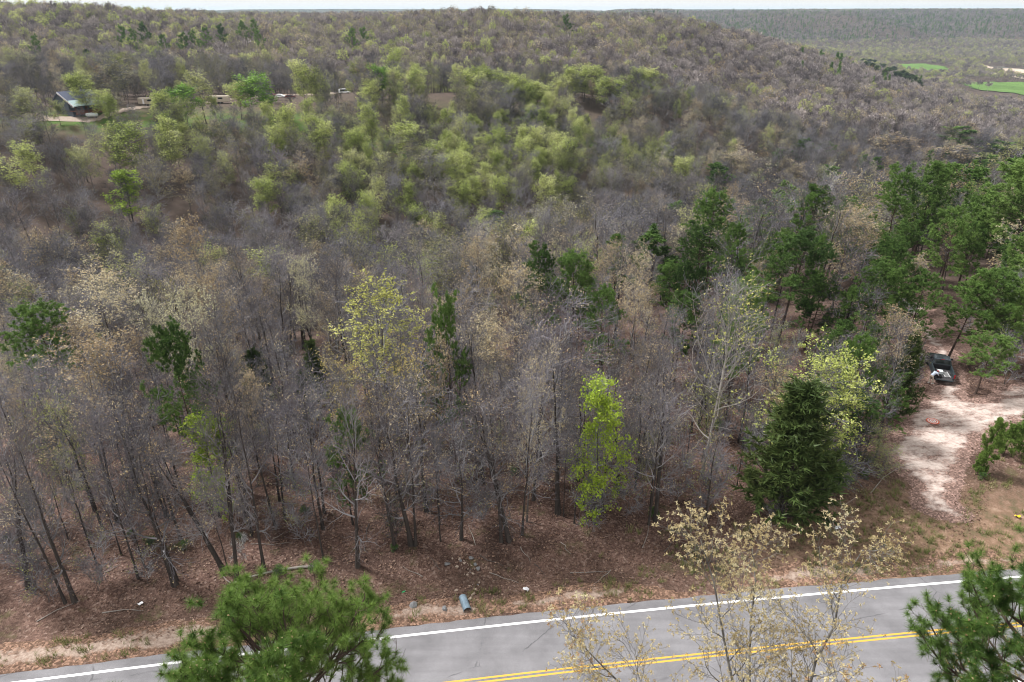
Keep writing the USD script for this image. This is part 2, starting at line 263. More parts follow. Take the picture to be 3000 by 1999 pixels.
usdkit.material(stage, '/World/Looks/ground', {
    'g': ('geometry', {}), 'v1': ('voronoi_texture', {'scale': 7.0, 'randomness': 1.0}), 'v2': ('voronoi_texture', {'scale': 15.0}),
    'wp': ('noise_texture', {'scale': 3.0, 'detail': 2}), 'ad': ('vector_math', {'vector_math_type': 'add'}) if False else ('mix_vector', {'fac': 0.04}),
    's1': ('separate_color', {}), 's2': ('separate_color', {}),
    'r1': ('rgb_ramp', {'ramp': [(0.0, (0.050, 0.027, 0.023)), (0.35, (0.092, 0.052, 0.042)), (0.62, (0.140, 0.083, 0.066)), (0.86, (0.205, 0.130, 0.104)), (1.0, (0.34, 0.25, 0.21))]}),
    'r2': ('rgb_ramp', {'ramp': [(0.0, (0.055, 0.032, 0.027)), (0.5, (0.112, 0.067, 0.053)), (1.0, (0.22, 0.15, 0.12))]}),
    'mA': ('mix', {'fac': 0.45}),
    'big': ('noise_texture', {'scale': 0.22, 'detail': 5, 'roughness': 0.65}), 'rb': ('rgb_ramp', {'ramp': [(0.34, (0.50,) * 3), (0.52, (0.95,) * 3), (0.66, (1.35,) * 3)]}),
    'mB': ('mix', {'mix_type': 'multiply', 'fac': 1.0}),
    'moss': ('noise_texture', {'scale': 0.5, 'detail': 6, 'roughness': 0.7}), 'rm': ('rgb_ramp', {'ramp': [(0.56, (0,) * 3), (0.70, (0.65,) * 3)]}),
    'mC': ('mix', {'color2': (0.085, 0.095, 0.032)}),
    'av': ('attribute', {'attribute': 'verge'}), 'vn': ('noise_texture', {'scale': 1.1, 'detail': 7, 'roughness': 0.75}),
    'rv': ('rgb_ramp', {'ramp': [(0.28, (0.085, 0.095, 0.035)), (0.40, (0.145, 0.112, 0.066)), (0.52, (0.215, 0.135, 0.090)), (0.64, (0.32, 0.22, 0.155)), (0.75, (0.42, 0.32, 0.25))]}),
    'vm': ('mix', {'mix_type': 'multiply', 'fac': 0.55}), 'mD': ('mix', {}),
    'al': ('attribute', {'attribute': 'lawn'}), 'ln': ('noise_texture', {'scale': 0.35, 'detail': 5}), 'rl': ('rgb_ramp', {'ramp': [(0.3, (0.20, 0.16, 0.085)), (0.5, (0.10, 0.15, 0.035)), (0.7, (0.09, 0.19, 0.03))]}), 'mE': ('mix', {}),
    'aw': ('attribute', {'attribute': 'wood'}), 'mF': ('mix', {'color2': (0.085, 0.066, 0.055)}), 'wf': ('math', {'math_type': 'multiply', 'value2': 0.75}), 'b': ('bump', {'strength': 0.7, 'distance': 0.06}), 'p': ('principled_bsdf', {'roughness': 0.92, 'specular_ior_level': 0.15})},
    [('g.position', 'v1.vector'), ('g.position', 'v2.vector'), ('v1.color', 's1.color'), ('v2.color', 's2.color'), ('s1.r', 'r1.fac'), ('s2.g', 'r2.fac'),
     ('r1.color', 'mA.color1'), ('r2.color', 'mA.color2'), ('g.position', 'big.vector'), ('big.fac', 'rb.fac'), ('mA.color', 'mB.color1'), ('rb.color', 'mB.color2'),
     ('g.position', 'moss.vector'), ('moss.fac', 'rm.fac'), ('rm.color', 'mC.fac'), ('mB.color', 'mC.color1'),
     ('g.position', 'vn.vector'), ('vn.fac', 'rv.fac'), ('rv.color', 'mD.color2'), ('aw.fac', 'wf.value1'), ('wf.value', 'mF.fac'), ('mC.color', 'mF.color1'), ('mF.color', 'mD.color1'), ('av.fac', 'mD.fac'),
     ('g.position', 'ln.vector'), ('ln.fac', 'rl.fac'), ('mD.color', 'mE.color1'), ('rl.color', 'mE.color2'), ('al.fac', 'mE.fac'),
     ('v1.distance', 'b.height'), ('b.normal', 'p.normal'), ('mE.color', 'p.base_color')], surface='p.BSDF')
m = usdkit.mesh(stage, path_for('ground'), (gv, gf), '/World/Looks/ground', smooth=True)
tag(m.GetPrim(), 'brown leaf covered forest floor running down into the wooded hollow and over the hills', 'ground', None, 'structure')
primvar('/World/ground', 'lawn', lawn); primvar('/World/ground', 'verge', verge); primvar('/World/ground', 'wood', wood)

# ------------------------------------------------------------------ road with painted lines
usdkit.material(stage, '/World/Looks/asphalt', {
    'g': ('geometry', {}), 'n': ('noise_texture', {'scale': 55, 'detail': 3, 'roughness': 0.8}), 'big': ('noise_texture', {'scale': 0.35, 'detail': 5, 'roughness': 0.6}),
    'st': ('noise_texture', {'scale': 0.9, 'detail': 4}), 'mp': ('mapping', {'scale': (0.15, 2.2, 1), 'rotation': (0, 0, -0.13)}),
    'r': ('rgb_ramp', {'ramp': [(0.28, (0.120, 0.116, 0.124)), (0.5, (0.205, 0.199, 0.209)), (0.72, (0.30, 0.292, 0.302))]}),
    'rb': ('rgb_ramp', {'ramp': [(0.35, (0.78,) * 3), (0.65, (1.12,) * 3)]}), 'rs': ('rgb_ramp', {'ramp': [(0.35, (0.90,) * 3), (0.62, (1.06,) * 3)]}),
    'm1': ('mix', {'mix_type': 'multiply', 'fac': 1.0}), 'm2': ('mix', {'mix_type': 'multiply', 'fac': 1.0}),
    'wn': ('noise_texture', {'scale': 1.3, 'detail': 5, 'roughness': 0.7}), 'wa': ('mix_vector', {'fac': 0.22}),
    'vc': ('voronoi_texture', {'scale': 0.22, 'feature': 'distance_to_edge'}), 'rc': ('rgb_ramp', {'ramp': [(0.0, (0.48,) * 3), (0.003, (0.62,) * 3), (0.006, (1,) * 3)]}),
    'cm': ('noise_texture', {'scale': 0.5, 'detail': 2}), 'rcm': ('rgb_ramp', {'ramp': [(0.46, (0,) * 3), (0.56, (1,) * 3)]}),
    'm3': ('mix', {'mix_type': 'multiply'}), 'b': ('bump', {'strength': 0.4, 'distance': 0.01}), 'p': ('principled_bsdf', {'roughness': 0.85, 'specular_ior_level': 0.3})},
    [('g.position', 'n.vector'), ('g.position', 'big.vector'), ('g.position', 'mp.vector'), ('mp.vector', 'st.vector'), ('n.fac', 'r.fac'), ('big.fac', 'rb.fac'), ('st.fac', 'rs.fac'),
     ('r.color', 'm1.color1'), ('rb.color', 'm1.color2'), ('m1.color', 'm2.color1'), ('rs.color', 'm2.color2'),
     ('g.position', 'wn.vector'), ('g.position', 'wa.a'), ('wn.color', 'wa.b'), ('wa.result', 'vc.vector'), ('vc.distance', 'rc.fac'), ('g.position', 'cm.vector'), ('cm.fac', 'rcm.fac'),
     ('m2.color', 'm3.color1'), ('rc.color', 'm3.color2'), ('rcm.color', 'm3.fac'), ('n.fac', 'b.height'), ('b.normal', 'p.normal'), ('m3.color', 'p.base_color')], surface='p.BSDF')
def paint(name, c, c2, lo, hi):
    usdkit.material(stage, f'/World/Looks/{name}', {'g': ('geometry', {}), 'n': ('noise_texture', {'scale': 14, 'detail': 5, 'roughness': 0.75}),
        'r': ('rgb_ramp', {'ramp': [(lo, c2), (hi, c)]}), 'p': ('principled_bsdf', {'roughness': 0.6})}, [('g.position', 'n.vector'), ('n.fac', 'r.fac'), ('r.color', 'p.base_color')], surface='p.BSDF')
paint('white_paint', (0.82, 0.82, 0.82), (0.55, 0.55, 0.56), 0.24, 0.34)
paint('yellow_paint', (0.70, 0.40, 0.045), (0.42, 0.28, 0.12), 0.34, 0.46)
rx = np.arange(-140, 140.01, 0.5)
sl = np.gradient(y_white(rx), rx); nx, ny = -sl / np.hypot(1, sl), 1 / np.hypot(1, sl)
def strip(o1, o2, z, wob1=0, wob2=0, seed=1, x0=-140, x1=140, thick=0.0):
    k = (rx >= x0) & (rx <= x1); a = rx[k]; n = len(a); rg = np.random.default_rng(seed)
    w1 = wob1 * (meshkit.fbm(np.c_[a / 0.9, a * 0, a * 0 + seed], 3, seed) - 0.5); w2 = wob2 * (meshkit.fbm(np.c_[a / 0.9, a * 0 + 5, a * 0 + seed], 3, seed) - 0.5)
    yw = y_white(a)
    L = np.c_[a + nx[k] * (o1 + w1), yw + ny[k] * (o1 + w1), np.full(n, z)]; R = np.c_[a + nx[k] * (o2 + w2), yw + ny[k] * (o2 + w2), np.full(n, z)]
    v = np.vstack([L, R]); i = np.arange(n - 1)
    f = np.vstack([np.c_[i, i + 1, n + i + 1], np.c_[i, n + i + 1, n + i]])
    if thick:
        D = R - [0, 0, thick]; E = L - [0, 0, thick]; v = np.vstack([v, D, E])
        f = np.vstack([f, np.c_[n + i, n + i + 1, 2 * n + i + 1], np.c_[n + i, 2 * n + i + 1, 2 * n + i], np.c_[3 * n + i, 3 * n + i + 1, i + 1], np.c_[3 * n + i, i + 1, i]])
    if np.cross(v[f[0, 1]] - v[f[0, 0]], v[f[0, 2]] - v[f[0, 0]])[2] < 0: f = f[:, ::-1]
    return v, f
road = thing('road', 'grey two lane asphalt road with white edge line and double yellow centre line', 'road', kind='structure')
part('asphalt', strip(-9.2, 0.72, 0.05, 0.25, 0.22, 3, thick=0.09), 'asphalt', road)
part('edge_line', strip(-0.09, 0.09, 0.0545, 0.015, 0.015, 4), 'white_paint', road, 'white painted edge line on the wooded side of the road')
part('edge_line', strip(-7.78, -7.60, 0.0545, 0.015, 0.015, 5), 'white_paint', road)
part('centre_line', strip(-4.05, -3.93, 0.0545, 0.012, 0.012, 6), 'yellow_paint', road)
part('centre_line', strip(-3.79, -3.67, 0.0545, 0.012, 0.012, 7), 'yellow_paint', road)
# ------------------------------------------------------------------ gravel shoulder, dirt track, driveway, fields, river (sheets draped just over the ground)
def drape(poly, step, lift=0.03, seed=0, zfun=None):
    """A sheet over POLY: a grid of quads cut to the outline, lying LIFT above the ground; returns mesh and distance to the outline at each vertex."""
    x0, y0, x1, y1 = poly.bounds
    xs, ys = np.arange(x0, x1 + step, step), np.arange(y0, y1 + step, step)
    GX_, GY_ = np.meshgrid(xs, ys, indexing='ij')
    inside = shapely.contains_xy(poly, GX_, GY_)
    Ix = np.arange(GX_.size).reshape(GX_.shape)
    ok = inside[:-1, :-1] & inside[1:, :-1] & inside[1:, 1:] & inside[:-1, 1:]
    qd = np.stack([Ix[:-1, :-1], Ix[1:, :-1], Ix[1:, 1:], Ix[:-1, 1:]], -1)[ok]
    used = np.unique(qd); remap = np.full(GX_.size, -1); remap[used] = np.arange(len(used))
    qd = remap[qd]; vx, vy = GX_.ravel()[used], GY_.ravel()[used]
    vz = (height(vx, vy) if zfun is None else zfun(vx, vy)) + lift
    dist = shapely.distance(shapely.points(vx, vy), poly.exterior)
    return (np.c_[vx, vy, vz], np.vstack([qd[:, [0, 1, 2]], qd[:, [0, 2, 3]]])), dist
def wobble(poly, amp, scale, seed):
    p = np.array(shapely.segmentize(poly, scale / 3).exterior.coords)[:-1]
    n = meshkit.fbm(np.c_[p / scale, np.full(len(p), seed)], 3, seed) - 0.5; n2 = meshkit.fbm(np.c_[p / scale + 9, np.full(len(p), seed)], 3, seed + 1) - 0.5
    return Polygon(p + np.c_[n, n2] * 2 * amp).buffer(0)
def patchy(name, pale, mid, litter, lo, hi, scale, streak=(1, 1, 1)):
    """Bare soil or gravel showing in patches through fallen leaves, thinning out towards the sheet's edge."""
    usdkit.material(stage, f'/World/Looks/{name}', {
        'g': ('geometry', {}), 'mp': ('mapping', {'scale': streak}), 'n': ('noise_texture', {'scale': scale, 'detail': 7, 'roughness': 0.72}), 'e': ('attribute', {'attribute': 'edge'}),
        's': ('math', {'math_type': 'add'}), 'h': ('math', {'math_type': 'multiply_add', 'value2': 0.45, 'value3': -0.45}), 'rf': ('rgb_ramp', {'ramp': [(lo, (0,) * 3), (hi, (1,) * 3)]}),
        'v': ('voronoi_texture', {'scale': 9.0}), 'sc': ('separate_color', {}), 'rl': ('rgb_ramp', {'ramp': [(0.0, tuple(np.array(litter) * 0.5)), (0.6, tuple(litter)), (1.0, tuple(np.array(litter) * 1.9))]}),
        'n2': ('noise_texture', {'scale': scale * 5, 'detail': 6, 'roughness': 0.75}), 'rp': ('rgb_ramp', {'ramp': [(0.32, mid), (0.62, pale)]}),
        'mx': ('mix', {}), 'b': ('bump', {'strength': 0.6, 'distance': 0.05}), 'p': ('principled_bsdf', {'roughness': 0.95, 'specular_ior_level': 0.1})},
        [('g.position', 'mp.vector'), ('mp.vector', 'n.vector'), ('n.fac', 's.value1'), ('e.fac', 'h.value1'), ('h.value', 's.value2'), ('s.value', 'rf.fac'),
         ('g.position', 'v.vector'), ('v.color', 'sc.color'), ('sc.r', 'rl.fac'), ('g.position', 'n2.vector'), ('n2.fac', 'rp.fac'),
         ('rf.color', 'mx.fac'), ('rl.color', 'mx.color1'), ('rp.color', 'mx.color2'), ('n2.fac', 'b.height'), ('b.normal', 'p.normal'), ('mx.color', 'p.base_color')], surface='p.BSDF')
patchy('gravel', (0.45, 0.355, 0.295), (0.22, 0.155, 0.12), (0.19, 0.118, 0.084), 0.36, 0.52, 1.0)
patchy('track_soil', (0.62, 0.53, 0.48), (0.38, 0.285, 0.245), (0.21, 0.138, 0.115), 0.375, 0.54, 0.6, (0.8, 1.6, 1))
patchy('drive_gravel', (0.46, 0.38, 0.32), (0.26, 0.20, 0.16), (0.20, 0.15, 0.10), 0.15, 0.35, 0.4)
def sheet(name, poly, step, mat_, label, cat_, fade, lift=0.03, kind='structure', base=0.0):
    msh, dist = drape(poly, step, lift)
    if len(msh[1]) == 0: return
    p = path_for(name); m_ = usdkit.mesh(stage, p, msh, f'/World/Looks/{mat_}', smooth=True)
    tag(m_.GetPrim(), label, cat_, None, kind)
    primvar(p, 'edge', base + np.clip(dist / fade, 0, 1) * (1 - base))
sx = np.arange(-70, 62, 0.5)
shoulder = Polygon(np.r_[np.c_[sx, y_white(sx) + 0.66], np.c_[sx, y_white(sx) + 2.5 + 1.3 * np.sin(sx * 0.35) * np.sin(sx * 0.11) + 0.9 * np.exp(-((sx + 28) / 12) ** 2)][::-1]])
sheet('gravel_shoulder', wobble(shoulder, 0.35, 1.2, 4), 0.2, 'gravel', 'strip of tan gravel and soil along the far edge of the road', 'gravel verge', 1.1, lift=0.012)
T = lambda pts: [at(*p)[:2] for p in pts]
mainline = T([(2150, 1165), (2140, 1130), (2125, 1090), (2150, 1010), (2170, 955), (2180, 895), (2160, 840), (2140, 790), (2110, 715), (2068, 655)])
branch = T([(2150, 985), (2260, 950), (2353, 925), (2450, 900)])
track = shapely.union_all([LineString(mainline[:6]).buffer(2.0), LineString(mainline[5:]).buffer(1.9), LineString(branch).buffer(3.0), LineString(T([(2130, 1080), (2170, 950)])).buffer(3.3)])
sheet('dirt_track', wobble(track, 1.5, 3.0, 7), 0.3, 'track_soil', 'pale sandy dirt track in the clearing beside the young pines', 'dirt track', 1.7, lift=0.02)
drive = LineString(T([(-60, 262), (40, 262), (110, 275), (210, 276), (330, 246), (470, 236), (560, 226), (640, 219), (760, 217), (860, 208)])).buffer(3.0)
sheet('gravel_drive', wobble(drive, 0.5, 4, 9), 1.2, 'drive_gravel', 'pale gravel driveway running along the ridge past the house', 'driveway', 1.5, lift=0.08, base=0.4)
mat('field_grass', (0.105, 0.185, 0.045), 0.9, 0.22, 0.02, 6, spec=0.1)
mat('river_gravel', (0.50, 0.40, 0.32), 0.9, 0.2, 0.03, 6)
mat('river_water', (0.16, 0.17, 0.17), 0.12, 0.1, 0.05, spec=0.5)
VALLEY = lambda x, y: height(x, y)
def px_poly(pts): return Polygon(T(pts)).buffer(0)
fields = [([(2020, 147), (2130, 147), (2190, 160), (2180, 174), (2090, 173), (2050, 158)], 'upper of the two bright green fields on the valley floor'),
          ([(2175, 185), (2420, 192), (2420, 232), (2330, 216), (2240, 208)], 'lower and larger bright green field at the right edge of the valley'),
          ([(1950, 134), (2040, 136), (2045, 141), (1960, 141)], 'narrow pale green clearing above the cedar row in the valley')]
field_polys = []
for pts, lab in fields:
    pl = px_poly(pts); field_polys.append(pl)
    sheet('field', wobble(pl, 6, 30, 3), 10, 'field_grass', lab, 'field', 5, lift=0.9)
gb = px_poly([(2240, 150), (2290, 151), (2420, 166), (2420, 188), (2330, 181), (2262, 168)])
sheet('gravel_bar', wobble(gb, 8, 40, 5), 9, 'river_gravel', 'pale gravel bar beside the river on the valley floor', 'gravel bar', 5, lift=0.9)
rv = px_poly([(2262, 153), (2300, 153.5), (2420, 168), (2420, 175), (2300, 158)])
sheet('river', rv, 6, 'river_water', 'thin grey ribbon of river beside the pale gravel bar', 'river', 5, lift=1.4)
# ------------------------------------------------------------------ tree growth
def sprout(rng, P, R, n, t0, t1, ang, length, K, upw=0.0, wob=0.1, rr=0.55, rmax=9.0, rend=0.3, flat=0.0):
    """N children on every parent polyline; ang and length may be functions of the place t along the parent."""
    N, Kp = P.shape[:2]
    t = t0 + (t1 - t0) * (np.arange(n) + rng.random((N, n))) / n
    f = np.clip(t, 0, 0.9999) * (Kp - 1); i = f.astype(int); w = (f - i)[..., None]
    ix = np.arange(N)[:, None]
    B = P[ix, i] * (1 - w) + P[ix, i + 1] * w; D0 = norm(P[ix, i + 1] - P[ix, i])
    r0 = R[ix, i] * (1 - w[..., 0]) + R[ix, i + 1] * w[..., 0]
    az = np.arange(n) * 2.399 + rng.random((N, 1)) * 6.28 + rng.normal(0, 0.45, (N, n))
    a = np.radians((ang(t) if callable(ang) else ang) + rng.normal(0, 9, (N, n)))[..., None]
    ref = np.where(np.abs(D0[..., 2:3]) > 0.9, np.array([1.0, 0.1, 0]), np.array([0.05, 0.02, 1.0]))
    U = norm(np.cross(D0, ref)); V = np.cross(D0, U)
    c, s = np.cos(az)[..., None], np.sin(az)[..., None]
    D = norm(np.cos(a) * D0 + np.sin(a) * (c * U + s * V)); 
    if flat: D = norm(D * np.array([1, 1, 1 - flat]))
    L = (length(t) if callable(length) else np.full((N, n), length)) * np.clip(1 + rng.normal(0, 0.2, (N, n)), 0.45, 1.6)
    M = N * n; D, L, p, r0, t = D.reshape(M, 3), L.reshape(M, 1), B.reshape(M, 3), r0.reshape(M), t.reshape(M)
    out = [p]
    for k in range(1, K):
        D = norm(D + np.array([0, 0, upw / (K - 1)]) + rng.normal(0, wob, (M, 3)))
        p = p + D * L / (K - 1); out.append(p)
    r = np.minimum(r0 * rr, rmax)
    return np.stack(out, 1), r[:, None] * np.linspace(1, rend, K), t
def leaves(rng, C, size, k, spread, up=0.6, width=0.6, jitter=0.3):
    """K small folded-diamond leaves round every point C."""
    C = np.repeat(C, k, 0) + rng.normal(0, spread, (len(C) * k, 3)); n = len(C)
    s = size * (1 + rng.normal(0, jitter, (n, 1))).clip(0.4, 1.8)
    nz = norm(rng.normal(0, 1, (n, 3)) + np.array([0, 0, up * 2])); a = norm(np.cross(nz, rng.normal(0, 1, (n, 3)))); b = np.cross(nz, a)
    v = np.stack([C - a * s * 0.5, C + b * s * width * 0.5 + nz * s * 0.08, C + a * s * 0.5, C - b * s * width * 0.5 + nz * s * 0.08], 1).reshape(-1, 3)
    q = np.arange(n)[:, None] * 4
    return v, np.vstack([q + [0, 1, 2], q + [0, 2, 3]])
def needles(rng, C, D, length, k, cone=70, w=0.014):
    """K needles (thin triangles) fanned round every shoot tip C that points along D."""
    n = len(C); ref = np.where(np.abs(D[:, 2:3]) > 0.9, np.array([1.0, 0, 0]), np.array([0, 0, 1.0]))
    U = norm(np.cross(D, ref)); V = np.cross(D, U)
    az = rng.random((n, k)) * 6.28; th = np.radians(15 + (cone - 15) * rng.random((n, k)) ** 0.8)
    d = np.cos(th)[..., None] * D[:, None] + np.sin(th)[..., None] * (np.cos(az)[..., None] * U[:, None] + np.sin(az)[..., None] * V[:, None])
    L = length * (0.75 + 0.5 * rng.random((n, k, 1)))
    base = C[:, None] - D[:, None] * length * (0.75 * rng.random((n, k, 1)))
    side = norm(np.cross(d, norm(rng.normal(0, 1, (n, k, 3))))) * w / 2
    v = np.stack([base - side, base + side, base + d * L], 2).reshape(-1, 3)
    return v, np.arange(len(v)).reshape(-1, 3)
def fit(parts, H, W, z_only=None):
    """Scales the tree so that it stands H high and its crown is W wide."""
    allv = np.vstack([p[0] for p in parts if len(p[0])])
    top = np.percentile(allv[:, 2], 99.9); r = np.percentile(np.hypot(allv[:, 0], allv[:, 1]), 97)
    k = np.array([W / 2 / r, W / 2 / r, H / top])
    kt = np.array([1, 1, H / top])
    out = []; r0_ = 0.6
    for v, f in parts: 
        s = np.where(np.hypot(v[:, 0], v[:, 1])[:, None] < 0.6, 0.5 * k + 0.5 * kt, k) if len(v) else k
        out.append((v * s, f))
    return out
def hardwood(seed, H=17, W=8, base=0.35, limbs=13, lod=0, leaf=None, leafsize=0.14, per=3, thick=1.0, lean=0.05, dens=1.0, open_=(62, 24), forks=1, spread=0.14, twig=1.0, leaf_low=0.0, spray=0.42):
    """Trunk and limbs, twigs, and leaves or buds of a broad-leaved tree as three meshes."""
    rng = np.random.default_rng(seed)
    K = 10; zz = np.linspace(0, 0.90 * H, K); wob = np.cumsum(rng.normal(0, 0.11, (forks, K, 2)), 1) * np.linspace(0, 1, K)[None, :, None]
    P = np.zeros((forks, K, 3)); P[:, :, 2] = zz
    for i in range(forks):
        d = rng.normal(0, 1, 2); d /= np.linalg.norm(d)
        P[i, :, :2] = wob[i] + np.outer((zz / H) ** 1.0, d) * H * (lean if forks == 1 else 0.13 + 0.05 * rng.random()) + (0.16 * d if forks > 1 else 0)
    r0 = (0.0085 * H + 0.02) * thick * (0.8 if forks > 1 else 1)
    R = np.repeat((r0 * (1 - 0.86 * (zz / zz[-1]) ** 0.9))[None], forks, 0); R[:, 0] *= 1.35
    env = lambda t: W * 0.5 * (0.55 + 0.75 * np.sin(np.pi * np.clip((t - base) / (1 - base), 0, 1) ** 0.8 * 0.86)) * (0.55 if forks > 1 else 1)
    an = lambda t: open_[0] + (open_[1] - open_[0]) * np.clip((t - base) / (1 - base), 0, 1)
    tr = [tubes(P, R, 7 if lod == 0 else 4)]
    L1, R1, t1 = sprout(rng, P, R, max(4, limbs // forks), base, 0.99, an, env, 7 if lod == 0 else 5, 0.75, 0.13, 0.62, 0.16, 0.16)
    lim = [tubes(L1, R1, 5 if lod == 0 else 3)]
    scale = W / 8.0
    if lod == 0:
        L2, R2, t2 = sprout(rng, L1, R1, int(8 * dens), 0.18, 1.0, 44, lambda t: (2.5 - 1.3 * t) * scale, 6, 0.35, 0.20, 0.6, 0.045, 0.3)
        R2 = np.maximum(R2, 0.015)
        lim.append(tubes(L2, R2, 3))
        L3, R3, t3 = sprout(rng, L2, R2, 5, 0.2, 1.0, 44, 1.0 * scale ** 0.5, 4, 0.25, 0.18, 0.6, 0.018, 0.55)
        R3 = np.clip(R3, 0.010, 0.017) * twig
        L4, R4, t4 = sprout(rng, L3, R3, 2, 0.3, 1.0, 42, 0.42, 3, 0.15, 0.12, 0.8, 0.0095, 0.7)
        R4 = np.clip(R4, 0.0070, 0.010) * twig
        tw = cat([tubes(L3, R3, 3), tubes(L4[:, [0, 2]], R4[:, [0, 2]], 3)])
        tips = np.vstack([L4[:, -1], L3[:, -1], L3[:, 2]])
    else:
        L2, R2, t2 = sprout(rng, L1, R1, int(7 * dens), 0.2, 1.0, 42, lambda t: (2.3 - 1.15 * t) * scale, 4, 0.35, 0.18, 0.6, 0.05, 0.35)
        R2 = np.maximum(R2, 0.026)
        lim.append(tubes(L2, R2, 3))
        L3, R3, t3 = sprout(rng, L2, R2, 5, 0.2, 1.0, 44, 1.1 * scale ** 0.5, 2, 0.25, 0.16, 0.7, 0.02, 0.8)
        R3 = np.clip(R3, 0.018, 0.028) * twig
        mid = L3.mean(1); tw = cat([tubes(L3, R3, 3), leaves(rng, np.vstack([L3[:, -1], mid]), spray, 1, 0.15, 0.2, 0.22)] if spray else [tubes(L3, R3, 3)]); tips = np.vstack([L3[:, -1], mid])
    lv = (np.zeros((0, 3)), np.zeros((0, 3), int))
    if leaf:
        pn = meshkit.noise(tips / (1.1 if lod == 0 else 1.7) + seed) + 0.35 * rng.random(len(tips)); pn = np.argsort(np.argsort(pn)) / len(tips)
        tips = tips[pn < min(leaf, 0.85)]
        if leaf_low < 0: tips = tips[tips[:, 2] > H * -leaf_low]
        lv = leaves(rng, tips, leafsize, per, spread)
    o = fit([cat(tr), cat(lim), tw, lv], H, W); o[3] = (o[3][0], o[3][1]); return o
def pine(seed, H=16, W=6, base=0.4, whorls=24, lod=0, needle=0.17, thick=1.0, lean=0.04, lumpy=1.0, near=False):
    rng = np.random.default_rng(seed); K = 9; zz = np.linspace(0, 0.97 * H, K); d = rng.normal(0, 1, 2); d /= np.linalg.norm(d)
    P = np.zeros((1, K, 3)); P[0, :, 2] = zz; P[0, :, :2] = np.cumsum(rng.normal(0, 0.09, (K, 2)), 0) + np.outer((zz / H) ** 1.6, d) * H * lean
    r0 = (0.0085 * H + 0.02) * thick; R = (r0 * (1 - 0.9 * zz / zz[-1]))[None]; R[:, 0] *= 1.25
    env = lambda t: W * 0.5 * (0.22 + 0.85 * np.sqrt(np.clip(1 - np.clip((t - base) / (1 - base), 0, 1) ** 1.8, 0, 1))) * np.clip(0.5 + (t - base) * 3.0, 0.4, 1)
    L1, R1, t1 = sprout(rng, P, R, whorls, base, 0.99, lambda t: 86 - 46 * np.clip((t - base) / (1 - base), 0, 1), env, 6, 0.55, 0.10, 0.45, 0.055, 0.25)
    tr = [tubes(P, R, 7 if lod == 0 else 4), tubes(L1, R1, 4 if lod == 0 else 3)]
    L2, R2, t2 = sprout(rng, L1, R1, 9 if lod == 0 else 5, 0.25, 1.0, 48, lambda t: W * (0.17 - 0.09 * t), 4, 0.45, 0.14, 0.55, 0.02, 0.4)
    tw = tubes(L2, np.maximum(R2, 0.007), 3)
    C = np.vstack([L2[:, -1], L2[:, 2], L1[:, -1], P[:, -1]]); D = norm(np.vstack([L2[:, -1] - L2[:, -2], L2[:, 2] - L2[:, 1], L1[:, -1] - L1[:, -2], P[:, -1] - P[:, -2]]))
    if lod == 0 and not near:
        C = np.vstack([C, C + rng.normal(0, 0.16, C.shape)]); D = norm(np.vstack([D, D + rng.normal(0, 0.5, D.shape)]))
    D = norm(D + [0, 0, 0.35])
    if near: return (cat(tr), tw, C, D)
    nd = needles(rng, C, D, needle * (1.55 if lod == 0 else 3.0), 30 if lod == 0 else 16, 95, 0.046 if lod == 0 else 0.17)
    return fit([cat(tr), tw, nd], H, W)
def cedar(seed, H=9, W=4.5, lod=0):
    rng = np.random.default_rng(seed); K = 6; zz = np.linspace(0, H * 0.97, K); P = np.zeros((1, K, 3)); P[0, :, 2] = zz; R = (0.02 * H * (1 - 0.9 * zz / H))[None]
    env = lambda t: W * 0.5 * np.clip(1.04 - t, 0.05, 1) ** 0.75 * (0.75 + 0.25 * np.minimum(t * 6, 1))
    L1, R1, _ = sprout(rng, P, R, 90 if lod == 0 else 34, 0.03, 0.99, lambda t: 72 - 40 * t, lambda t: env(t) * (0.62 + 0.62 * np.random.default_rng(seed + 1).random(t.shape)), 5, 0.6, 0.13, 0.3, 0.03, 0.3)
    L2, R2, _ = sprout(rng, L1, R1, 8 if lod == 0 else 4, 0.25, 1.0, 38, lambda t: W * 0.14, 3, 0.3, 0.15, 0.5, 0.01, 0.5)
    C = np.vstack([L2[:, -1], L2[:, 1], L1[:, -1]]); D = norm(np.vstack([L2[:, -1] - L2[:, 1], L2[:, 1] - L2[:, 0], L1[:, -1] - L1[:, -2]]))
    nd = needles(rng, C, D, 0.34 if lod == 0 else 0.6, 9 if lod == 0 else 7, 60, 0.09 if lod == 0 else 0.2)
    return fit([cat([tubes(P, R, 6), tubes(L1, np.maximum(R1, 0.008), 3)]), tubes(L2, np.maximum(R2, 0.006), 3), nd], H, W)
